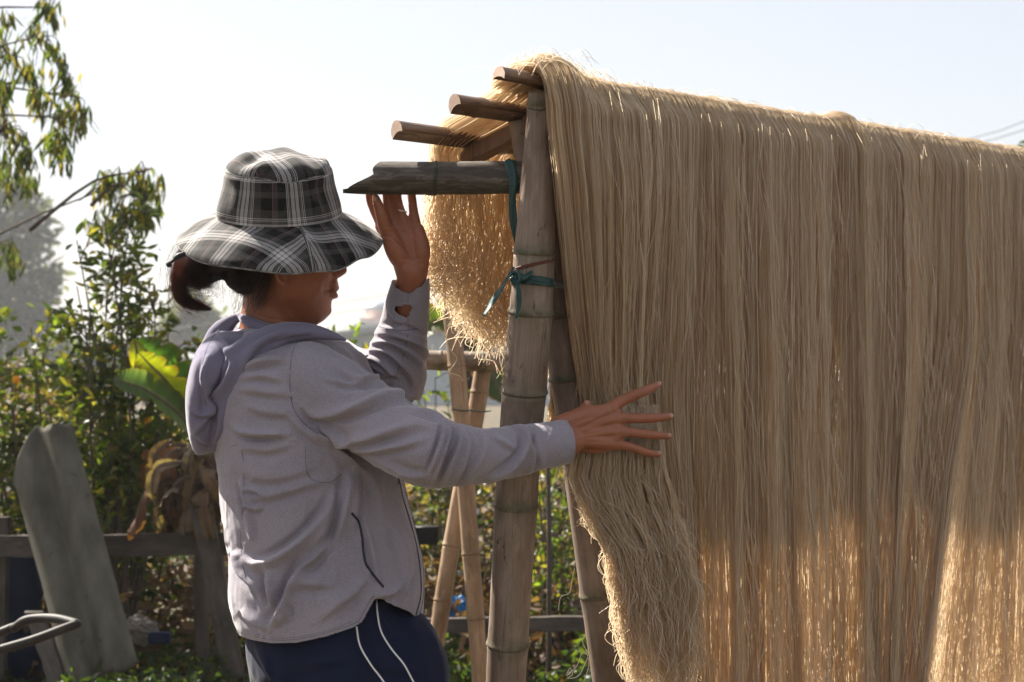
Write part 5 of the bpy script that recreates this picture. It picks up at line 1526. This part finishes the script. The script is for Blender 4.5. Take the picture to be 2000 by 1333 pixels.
# twigs
tw = []
for k in range(900):
    px = random.uniform(-250, 1400); Y = random.uniform(9.3, 11.0); z0 = random.uniform(0, .7)
    b_ = Vector(((px - 1000) / F * Y, Y, z0)); L = random.uniform(.15, .75)
    d = Vector((random.gauss(0, .45), random.gauss(0, .3), random.uniform(.3, 1))).normalized() * L
    tw.append(tube([b_, b_ + d * .5 + Vector((random.gauss(0, .03), 0, 0)), b_ + d], [.0035, .0026, .0012], 4, 2, cap=False))
v, f = join(tw); tag(mesh_obj('dry_twigs', v, f, M['twig']), 'tangle of thin dry twigs standing in the undergrowth', 'twigs', kind='stuff')
# white and yellow blossoms in the bank
bl = []
def blossom(px, py, Y, r, mat, lab, cat='flower', grp=None):
    c = P(px, py, Y); parts = []
    for k in range(9):
        a = 2 * math.pi * k / 9; rot = Matrix.Rotation(a, 3, 'Y') @ Matrix.Rotation(random.uniform(-.4, .4), 3, 'X')
        parts.append(ellipsoid(c + rot @ Vector((r * .6, 0, 0)), (r * .5, r * .12, r * .28), rot, 8, 5))
    parts.append(ellipsoid(c, (r * .32, r * .3, r * .32), None, 8, 6))
    v, f = join(parts); e = empty('flower', c - Vector((0, 0, .0)), lab, cat, grp)
    mesh_obj('petals', v, f, mat, e)
    vs, fs = tube([c, c - Vector((.01, 0, .15)), c - Vector((0, 0, .30))], .0025, 5, 3); mesh_obj('stem', vs, fs, M['twig'], e)
    return e
M['pale_petal'] = mat_basic('pale_petal', (0.45, 0.44, 0.38), (0.6, 0.6, 0.52), 40, 0.8)
blossom(936, 655, 9.0, .024, M['orange'], 'orange marigold between the two far bamboo legs')
blossom(288, 820, 8.7, .020, M['orange'], 'orange flower below the banana leaves, left of the hood')
blossom(32, 742, 8.9, .018, M['orange'], 'orange flower at the left edge above the corrugated sheet')
blossom(224, 680, 8.7, .012, M['orange'], 'tiny orange flower in the citrus bush left of the banana leaf')
LB = {866: 'pale blossom left of the far frame crossing, just under the sleeve', 1056: 'pale blossom between the rack posts, second from top', 1058: 'pale blossom between the rack posts, third from top',
      1062: 'lowest pale blossom between the two rack posts', 930: 'pale blossom behind the far bamboo legs just below the sleeve', 830: 'pale blossom nearest the jacket front', 900: 'pale blossom behind the spread of the far bamboo legs', 1085: 'pale blossom beside the leaning rear post'}
for (x, y) in ((866, 930), (1056, 1010), (1058, 1036), (1062, 1170), (930, 1000), (830, 1140), (900, 1120), (1085, 1100)):
    blossom(x, y, 9.4 + .1 * math.sin(x), .016, M['pale_petal'], LB[x], 'flower', 'pale blossoms in the undergrowth')

# ---- banana plants
def banana_leaf(name, line, width, parent, pal, side=1, mat=None, notches=(), fold=.35, sidevec=(0, 1, 0), nseg=26):
    pp, ww = smooth_path([P(*p) for p in line], [1] * len(line), 10)
    V = []; Fc = []; n = len(pp); rows = 9; cols = []
    sv = Vector(sidevec).normalized()
    for i in range(n):
        f = i / (n - 1); t = (Vector(pp[min(i + 1, n - 1)]) - Vector(pp[max(i - 1, 0)])).normalized()
        s = (sv - t * sv.dot(t)).normalized(); up = t.cross(s)
        w = width * math.sin(math.pi * min(.985, .04 + f * .95)) ** .6
        for k in range(rows):
            x = (k / (rows - 1) - .5) * 2
            ww_ = w * (1 - .5 * max([math.exp(-((f - a) / .022) ** 2) for a in notches] + [0]) * (abs(x) > .3))
            V.append(tuple(Vector(pp[i]) + s * x * ww_ * .5 + up * (-abs(x) ** 1.4 * w * fold + .006 * math.sin(i * 2.3) * abs(x))))
            c = pal[0] if abs(x) > .12 else (pal[0][0] * 1.3, pal[0][1] * 1.3, pal[0][2] * 1.2)
            if abs(x) > .93 and len(pal) > 1: c = pal[1]
            cols.append([q * (1 + .10 * math.sin(i * 1.7)) for q in c])
    for i in range(n - 1):
        for k in range(rows - 1): Fc.append((i * rows + k, i * rows + k + 1, (i + 1) * rows + k + 1, (i + 1) * rows + k))
    o = mesh_obj(name, V, Fc, mat or M['leaf'], parent, cols=cols)
    vs, fs = tube([Vector(p) for p in pp[::4]], [.010 * (1 - .8 * k / len(pp[::4])) for k in range(len(pp[::4]))], 6, 2)
    mesh_obj('midrib', vs, fs, M['twig'], o)
    return o
Yb = 8.6
BN = empty('banana_plant', gz(395, Yb), 'young banana plant with bright torn leaves behind the hood', 'plant')
v, f = tube([Vector(gz(395, Yb)), P(392, 1050, Yb), P(385, 850, Yb)], [.032, .03, .025], 14, 5); mesh_obj('stem', v, f, M['bark'], BN)
backlit_ylw = [(0.17, 0.19, 0.012), (0.20, 0.12, 0.03)]; dgr = [(0.035, 0.075, 0.016), (0.06, 0.06, 0.02)]; bgr = [(0.05, 0.085, 0.035), (0.08, 0.09, 0.03)]  # the yellow puts sun shining through the blade into the leaf colour
banana_leaf('leaf', [(385, 850, Yb), (375, 800, Yb - .1), (335, 735, Yb - .2), (290, 690, Yb - .25), (268, 665, Yb - .26)], .20, BN, dgr, sidevec=(.75, .35, .7), notches=(.55, .72, .85), fold=.12)
banana_leaf('leaf', [(385, 850, Yb), (365, 800, Yb - .22), (325, 745, Yb - .36), (292, 712, Yb - .40), (272, 690, Yb - .42)], .15, BN, backlit_ylw, sidevec=(.8, -.2, .55), notches=(.5, .62, .8), fold=.05)
banana_leaf('leaf', [(265, 722, Yb - .30), (268, 700, Yb - .31), (266, 680, Yb - .31), (262, 662, Yb - .3)], .065, BN, backlit_ylw, sidevec=(1, .2, .1), fold=.05)
banana_leaf('leaf', [(385, 860, Yb), (350, 810, Yb - .3), (290, 765, Yb - .45), (245, 748, Yb - .5), (222, 742, Yb - .5)], .13, BN, bgr, sidevec=(.25, .8, 1), notches=(.5,), fold=.22)
banana_leaf('leaf', [(390, 850, Yb), (400, 760, Yb + .1), (430, 700, Yb + .2), (480, 680, Yb + .3)], .2, BN, dgr, sidevec=(0, 1, .3))
banana_leaf('leaf', [(390, 860, Yb), (372, 790, Yb - .15), (352, 770, Yb - .2), (345, 800, Yb - .22)], .12, BN, backlit_ylw, sidevec=(.8, .2, .5), fold=.1)
# dry brown leaves hanging round the stem
for k in range(40):
    x0 = random.uniform(330, 440); y0 = random.uniform(850, 960)
    x1 = x0 + random.uniform(-90, 30); y1 = y0 + random.uniform(50, 130); yy = Yb - random.uniform(.05, .4)
    br = [random.choice([(0.15, 0.07, 0.035), (0.17, 0.11, 0.065), (0.07, 0.04, 0.025), (0.24, 0.18, 0.12)])]
    if x1 < 262: x1 = 262
    banana_leaf('dry_leaf', [(x0, y0, yy), ((x0 + x1) / 2 - 18, (y0 + y1) / 2 - 22, yy - .08), (x1, y1 - 10, yy - .08), (x1 + 8, min(y1 + 20, 1040), yy - .02)], random.uniform(.035, .085), BN, br, mat=M['dry'], sidevec=(random.uniform(-1, 1), random.uniform(-.5, .5), random.uniform(-.3, 1)), fold=random.uniform(.1, .5), notches=(.4, .7))
BN2 = empty('banana_plant', gz(905, 10.6), 'banana plant with drooping ragged leaves seen behind the far bamboo frame', 'plant')
v, f = tube([Vector(gz(905, 10.6)), P(905, 800, 10.6), P(912, 640, 10.6)], [.07, .06, .04], 14, 5); mesh_obj('stem', v, f, M['bark'], BN2)
banana_leaf('leaf', [(912, 640, 10.6), (890, 620, 10.5), (860, 625, 10.4), (838, 640, 10.4), (815, 665, 10.4)], .19, BN2, [(0.05, 0.07, 0.02), (0.16, 0.09, 0.04)], sidevec=(.1, .5, 1), notches=(.5, .65), fold=.2)
banana_leaf('leaf', [(912, 640, 10.6), (945, 690, 10.5), (965, 740, 10.45), (985, 785, 10.4)], .17, BN2, [(0.035, 0.055, 0.02), (0.18, 0.08, 0.03)], sidevec=(1, .4, .3), notches=(.4, .7), fold=.3)
banana_leaf('leaf', [(912, 640, 10.6), (930, 600, 10.7), (960, 590, 10.8), (990, 610, 10.9)], .2, BN2, dgr, sidevec=(0, .6, 1), fold=.3)

# ---- far bamboo frame
FR = empty('bamboo_trestle', (-0.2, 5.6, 0), 'second smaller frame of tan bamboo legs crossed behind the big rack', 'frame')
Yf = 5.6
def leg(rows, rad, nodes, mat='bam_tan'):
    pts = [P(a, b, c) for a, b, c in rows]; pts.append(to_ground(pts[-2], pts[-1]))
    return bamboo('leg', pts, rad, nodes, M[mat], FR, seg=20, swell=.09)
leg([(880, 600, Yf), (896, 760, Yf), (914, 1000, Yf), (938, 1333, Yf)], [.0215, .0222, .0225, .0215, .02], [.105, .24, .31, .44, .555, .70, .82, .93])
leg([(955, 618, Yf + .09), (933, 790, Yf + .08), (885, 1050, Yf + .06), (845, 1300, Yf + .04)], [.020, .0225, .0235, .0225, .02], [.14, .30, .42, .52, .64, .77, .90])
bamboo('rail', [P(690, 700, Yf + .05), P(836, 704, Yf + .05), P(910, 706, Yf + .05), P(1100, 712, Yf + .05)], [.027, .026, .026, .026], [.20, .42, .62, .85], M['bam_grey'], FR, seg=20, swell=.08)
for (y, xx) in ((800, 905), (802, 938)):
    v, f = tube([P(xx - 20, y, Yf - .02), P(xx, y + 3, Yf - .035), P(xx + 20, y + 1, Yf + .02)], .002, 6, 4); mesh_obj('wire', v, f, M['wire'], FR)
# other end of the far frame (behind the woman)
leg([(600, 600, Yf + .1), (590, 900, Yf + .1), (580, 1333, Yf + .1)], [.021, .022, .022, .02], [.15, .3, .5, .7, .9])
leg([(560, 620, Yf), (600, 900, Yf), (640, 1300, Yf)], [.021, .022, .022, .02], [.12, .33, .52, .72, .88])
# thin upright stick and a leaning cane
v, f = tube([Vector(gz(1072, 8.5)), P(1073, 1050, 8.5), P(1070, 905, 8.5), P(1068, 850, 8.5)], [.011, .010, .009, .008], 8, 4)
tag(mesh_obj('garden_stake', v, f, M['wood']), 'thin upright wooden stake seen between the two rack posts', 'stake')

# ---- old fence: rail and post, corrugated sheet
FN = empty('wooden_fence', gz(420, 8.3), 'low grey weathered wooden rail fence with one leaning post', 'fence')
plank('rail', P(-60, 1068, 8.4), P(470, 1062, 8.3), (0, 0, 1), (0, 1, 0), .085, .05, M['wood'], FN, 5)
plank('post', P(393, 990, 8.22), P(458, 1300, 8.22) - Vector((0, 0, .05)), (1, 0, .18), (0, 1, 0), .078, .06, M['wood'], FN, 6)
plank('post', P(0, 1010, 8.45), P(-10, 1330, 8.45), (1, 0, 0), (0, 1, 0), .08, .06, M['wood'], FN, 8)
plank('post', P(1000, 1150, 8.4), P(1010, 1330, 8.4), (1, 0, 0), (0, 1, 0), .08, .06, M['wood'], FN, 9)
v = P(780, 1225, 8.25)
plank('lower_rail', P(790, 1222, 8.25), P(1250, 1216, 8.25), (0, 0, 1), (0, 1, 0), .055, .05, M['wood'], FN, 7)

def sheet():
    # corrugated fibre-cement offcut leaning back, lower edge in the weeds
    TLc, TRc, BRc, BLc = P(62, 838, 8.25), P(138, 826, 8.22), P(268, 1300, 7.95), P(134, 1345, 7.95)
    nu, nv = 40, 40; V = []; uv = []
    lft = [(0, 0), (.02, -.10), (.19, -.62), (.22, -.50), (.6, -.18), (1, 0)]
    for j in range(nv + 1):
        f = j / nv
        a = TLc.lerp(BLc, f); b_ = TRc.lerp(BRc, f)
        ext = np.interp(f, [q[0] for q in lft], [q[1] for q in lft])
        a = a + (b_ - a) * ext
        for i in range(nu + 1):
            g = i / nu
            p = a.lerp(b_, g)
            absx = (p - TRc.lerp(BRc, f)).length
            p = p + Vector((0, 0.030 * math.cos(absx * 2 * math.pi / .146), 0)) + Vector((0, 0, .006 * math.sin(g * 13) if j in (0, nv) else 0))
            V.append(tuple(p))
    Fc = []
    for j in range(nv):
        for i in range(nu):
            k = j * (nu + 1) + i; Fc.append((k, k + 1, k + nu + 2, k + nu + 1))
    o = mesh_obj('corrugated_sheet', V, Fc, M['cement'])
    s = o.modifiers.new('t', 'SOLIDIFY'); s.thickness = .008
    return tag(o, 'grey mossy corrugated cement sheet leaning against the old fence', 'sheet')
sheet()
tag(plank('board', P(66, 1195, 8.1), P(118, 1345, 7.95), (1, 0, 0), (0, 1, .2), .07, .02, M['wood'], None, 12), 'pale narrow board leaning at the foot of the corrugated sheet', 'board')

# blue barrel at the left edge
BRL = empty('blue_barrel', gz(10, 8.75), 'dark blue plastic barrel standing at the left edge behind the cart handle', 'barrel')
def lathe(prof, c, seg=32):
    V = []; Fc = []
    for r_, z_ in prof:
        for k in range(seg):
            a = 2 * math.pi * k / seg; V.append((c[0] + r_ * math.cos(a), c[1] + r_ * math.sin(a), c[2] + z_))
    for i in range(len(prof) - 1):
        for k in range(seg):
            k2 = (k + 1) % seg; Fc.append((i * seg + k, i * seg + k2, (i + 1) * seg + k2, (i + 1) * seg + k))
    Fc.append(tuple(range(seg - 1, -1, -1))); Fc.append(tuple((len(prof) - 1) * seg + k for k in range(seg)))
    return V, Fc
bx, by, _ = gz(-25, 8.75)
v, f = lathe([(.20, 0), (.215, .02), (.222, .15), (.23, .17), (.222, .19), (.222, .36), (.23, .38), (.222, .40), (.215, .53), (.20, .56), (.17, .575)], (bx, by, 0)); mesh_obj('body', v, f, M['blue'], BRL)
v, f = lathe([(.21, .565), (.215, .575), (.215, .60), (.20, .61), (.05, .612)], (bx, by, 0)); mesh_obj('lid', v, f, M['blue'], BRL)

# crumpled sacks and bags
def crumple(name, c, r, mat, lab, cat, seed):
    v, q_, = None, None
    V, Fc = ellipsoid((0, 0, 0), r, None, 28, 18); V = np.array(V)
    nrm = V / (np.linalg.norm(V, axis=1, keepdims=True) + 1e-9)
    V = V * (1 + .25 * vnoise(nrm * 1.0 + seed, 3.2, seed)[:, None] + .14 * (1 - 2 * np.abs(vnoise(nrm + seed, 8, seed)))[:, None])
    V = V + np.array(c); V[:, 2] = np.maximum(V[:, 2], -.005)
    return tag(mesh_obj(name, V, Fc, mat, smooth=False), lab, cat)
crumple('sack', P(272, 1232, 8.5), (.075, .05, .055), M['sack'], 'pale crumpled sack in the weeds beside the corrugated sheet', 'sack', 3)
crumple('plastic_bag', P(893, 1190, 9.0), (.07, .05, .05), M['blue_bag'], 'bright blue crumpled plastic bag behind the left bamboo leg of the far frame', 'bag', 5)
crumple('plastic_bag', P(1128, 1190, 9.0), (.05, .04, .04), M['sack'], 'pale plastic bag caught in the undergrowth right of the stake', 'bag', 7)
v, f = box(P(312, 1246, 8.4), (.085, .06, .045)); bxo = mesh_obj('plastic_box', v, f, M['blue'], smooth=False); tag(bxo, 'small dark blue plastic box lying in the weeds near the fence post', 'box')
bv_ = bxo.modifiers.new('b', 'BEVEL'); bv_.width = .006; bv_.segments = 2
v, f = lathe([(.052, 0), (.058, .01), (.06, .07), (.062, .075)], gz(830, 9.0)[:2] + (P(830, 1063, 9.0).z,)); 
o_ = mesh_obj('bucket', v, f, M['black']); tag(o_, 'small black pot hanging on the fence rail behind the jacket', 'pot')

# ---- hand cart, only its handle reaches into the picture
CT = empty('hand_cart', tuple(P(-330, 1400, 5.6))[:2] + (0,), 'hand cart whose bent tube handle enters at the lower left corner', 'cart')
Yk = 5.6
v, f = tube([P(-260, 1345, Yk + .12), P(0, 1236, Yk + .10), P(28, 1226, Yk + .09), P(48, 1213, Yk + .08), (P(75, 1208, Yk + .07)), P(112, 1209, Yk + .03), P(148, 1218, Yk - .01)], .0125, 12, 6); mesh_obj('handle', v, f, M['tubes'], CT)
v, f = tube([P(-260, 1360, Yk - .06), P(-60, 1288, Yk - .06), P(60, 1252, Yk - .05), P(120, 1230, Yk - .03), P(150, 1219, Yk - .01)], .0125, 12, 5); mesh_obj('handle', v, f, M['tubes'], CT)
cx, cy = P(-470, 1400, Yk)[0], Yk
v, f = box((cx, cy, .36), (.8, .5, .04)); mesh_obj('bed', v, f, M['wood'], CT, smooth=False)
for dy in (-.29, .29):
    v, f = lathe([(.20, -.02), (.22, 0), (.20, .02)], (0, 0, 0)); Vw = [(cx + a, cy + dy + c, .22 + b) for a, b, c in v]; wh = mesh_obj('wheel', Vw, f, M['rubber'], CT)
for dy in (-.2, .2):
    v, f = tube([Vector((cx + .35, cy + dy, .36)), P(-262, 1350, Yk + dy * .5)], .0125, 10, 3); mesh_obj('strut', v, f, M['tubes'], CT)

# ---- far trees, houses, wires
def far_tree(name, label, px, Y, pts, n, sz, rad, grp=None, thin=False):
    e = empty(name, gz(px, Y), label, 'tree', grp); lines = []; pos = []
    base = Vector(gz(px, Y)); top = max(P(a, b, Y).z for a, b, r in pts)
    lines.append(([base, base + Vector((.05, 0, top * .5)), base + Vector((.1, 0, top * .85))], [rad, rad * .7, rad * .25]))
    for a, b, r in pts:
        c = P(a, b, Y); R_ = r / F * Y
        lines.append(([base + Vector((.05, 0, c.z * .45)), (base + Vector((0, 0, c.z * .6))).lerp(c, .5), c], [rad * .4, rad * .25, rad * .08]))
        m = int(n * r ** 2 / sum(q[2] ** 2 for q in pts))
        q = rng.normal(0, 1, (m, 3)); q /= np.linalg.norm(q, axis=1, keepdims=True); q *= (rng.random(m) ** .45)[:, None] * R_
        q = q + np.array(c); keep = vnoise(q, 2.6 / R_, 5) + .5 * vnoise(q, 7 / R_, 6) > (-.05 if thin else -.3)
        pos.append(q[keep])
    branch_tubes('trunk', lines, M['bark'], e)
    A = np.concatenate(pos); d = rng.normal(0, 1, A.shape)
    leaf_mesh('crown', A, d, sz, sz * .4, 'hazy', M['leaf'], e, kind='stuff')
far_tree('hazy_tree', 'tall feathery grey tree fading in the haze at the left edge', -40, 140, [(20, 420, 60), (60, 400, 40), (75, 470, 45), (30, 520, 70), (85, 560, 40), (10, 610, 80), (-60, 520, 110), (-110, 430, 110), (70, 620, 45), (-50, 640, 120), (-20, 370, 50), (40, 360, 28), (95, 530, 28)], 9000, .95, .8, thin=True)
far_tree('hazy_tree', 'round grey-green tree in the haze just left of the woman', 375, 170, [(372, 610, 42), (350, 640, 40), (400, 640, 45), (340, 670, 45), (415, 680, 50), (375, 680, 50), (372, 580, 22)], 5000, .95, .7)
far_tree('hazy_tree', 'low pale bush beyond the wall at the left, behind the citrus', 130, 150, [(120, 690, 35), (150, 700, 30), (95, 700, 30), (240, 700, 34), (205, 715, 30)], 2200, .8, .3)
far_tree('garden_tree', 'dark green tree whose crown just shows above the noodles at the right edge', 2075, 14, [(2050, 300, 48), (2090, 250, 50), (2110, 330, 70), (2150, 280, 80), (2030, 330, 35), (2012, 285, 16)], 3500, .075, .09)

def house(name, label, x0, x1, py_e, py_r, Y, wm, depth=7, wins=(), rid=.5):
    e = empty(name, gz((x0 + x1) / 2, Y), label, 'house')
    a = P(x0, py_e, Y); b_ = P(x1, py_e, Y); r_ = P((x0 + (x1 - x0) * rid), py_r, Y)
    h = a.z; V = [(a.x, Y, 0), (b_.x, Y, 0), (b_.x, Y, h), (r_.x, Y, r_.z), (a.x, Y, h)]; V += [(x, Y + depth, z) for x, _, z in V]
    Fc = [(0, 1, 2, 3, 4), (9, 8, 7, 6, 5), (0, 5, 6, 1), (1, 6, 7, 2), (0, 4, 9, 5)]
    mesh_obj('wall', V, Fc, wm, e, smooth=False)
    for (p0, p1) in ((V[4], V[3]), (V[3], V[2])):
        p0 = Vector(p0); p1 = Vector(p1); d = (p1 - p0).normalized(); nn = Vector((-d.z, 0, d.x)); nn = nn if nn.z > 0 else -nn
        q0 = p0 - d * .8 if p0.z < p1.z else p0; q1 = p1 + d * .8 if p1.z < p0.z else p1
        VV = [q0 + nn * .003, q1 + nn * .003, q1 + nn * .30, q0 + nn * .30]; VV = [v_ + Vector((0, -.8, 0)) for v_ in VV] + [v_ + Vector((0, depth + .8, 0)) for v_ in VV]
        mesh_obj('roof', [tuple(v_) for v_ in VV], [(0, 1, 2, 3), (7, 6, 5, 4), (0, 4, 5, 1), (1, 5, 6, 2), (2, 6, 7, 3), (3, 7, 4, 0)], M['roof'], e, smooth=False)
    for (wx, wy, ww, wh) in wins:
        c = P(wx, wy, Y); fr = mesh_obj('window', *box((c.x, Y - .06, c.z), (ww / F * Y, .12, wh / F * Y)), M['wall_pink'], e, smooth=False)
        v_, f_ = box((c.x, Y - .13, c.z), (ww / F * Y * .82, .05, wh / F * Y * .84)); mesh_obj('pane', v_, f_, M['glass'], fr, smooth=False)
    return e
house('shed', 'long blue-grey shed with a shallow roof beyond the frame', 560, 1130, 672, 640, 125, M['wall'], 25, rid=.42, wins=[(1060, 730, 30, 34)])
house('house', 'pale pink low house glimpsed through the bushes at the left', 120, 330, 700, 672, 150, M['wall_pink'], 20, wins=[(165, 730, 16, 22), (210, 730, 16, 22), (270, 728, 16, 22)])
house('house', 'whitish low house mostly hidden at the far left edge', -160, 90, 690, 655, 175, M['wall_pink'], 20, wins=[(20, 725, 16, 20), (60, 725, 16, 20)])
KT = 240 / 70; YT = 240.0
TW = empty('water_tower', gz(737, YT), 'small water tank with a domed blue roof above the far shed', 'tower')
c0 = P(740, 750, YT); q_ = lambda z: CH + (z - CH) * KT
v, f = box((c0.x, YT, q_(3.2) / 2), (1.55 * KT, 5, q_(3.2))); mesh_obj('base', v, f, M['wall'], TW, smooth=False)
v, f = box((c0.x, YT, q_(3.30)), (1.2 * KT, 4, .22 * KT)); mesh_obj('ledge', v, f, M['wall_pink'], TW, smooth=False)
v, f = lathe([(.42 * KT, q_(3.38)), (.42 * KT, q_(3.62)), (.44 * KT, q_(3.66))], (c0.x, YT, 0), 20); mesh_obj('tank', v, f, M['wall_pink'], TW)
v, f = lathe([(.46 * KT, q_(3.65)), (.45 * KT, q_(3.75)), (.36 * KT, q_(3.88)), (.22 * KT, q_(3.97)), (.05 * KT, q_(4.0))], (c0.x, YT, 0), 20); mesh_obj('dome', v, f, M['tank'], TW)
def wire(lab, pts, Y0, Y1, r=.010):
    n = len(pts); P3 = [P(a, b, Y0 + (Y1 - Y0) * k / (n - 1)) for k, (a, b) in enumerate(pts)]
    v, f = tube(P3, r, 5, 6, cap=False); return tag(mesh_obj('power_line', v, f, M['wire']), lab, 'cable')
wire('upper faint power line crossing the sky between face and raised wrist', [(300, 650), (660, 592), (850, 560), (1300, 480)], 60, 50)
wire('lower faint power line crossing the sky under the chin towards the cuff', [(300, 680), (660, 612), (850, 585), (1300, 520)], 60, 50)
wire('upper power line slanting over the noodles at the right edge', [(1500, 370), (1900, 270), (2000, 238), (2200, 170)], 50, 44)
wire('lower power line slanting over the noodles at the right edge', [(1500, 385), (1900, 283), (2000, 254), (2200, 190)], 50, 44)

# ---- haze
hz = []
bxm = bpy.data.meshes.new('haze'); v, f = box((0, 190, 7.9), (420, 500, 18.2)); bxm.from_pydata(v, [], f); 
hm, nt, o__ = newmat('haze_air'); pv = nt.nodes.new('ShaderNodeVolumePrincipled')
pv.inputs['Density'].default_value = 0.0006; pv.inputs['Color'].default_value = (0.93, 0.96, 1.0, 1); pv.inputs['Anisotropy'].default_value = 0.3
nt.links.new(pv.outputs[0], o__.inputs['Volume'])
bxm.materials.append(hm); ho_ = bpy.data.objects.new('haze', bxm); COL.objects.link(ho_); tag(ho_, 'thin pale morning haze over the garden', 'haze', kind='stuff')
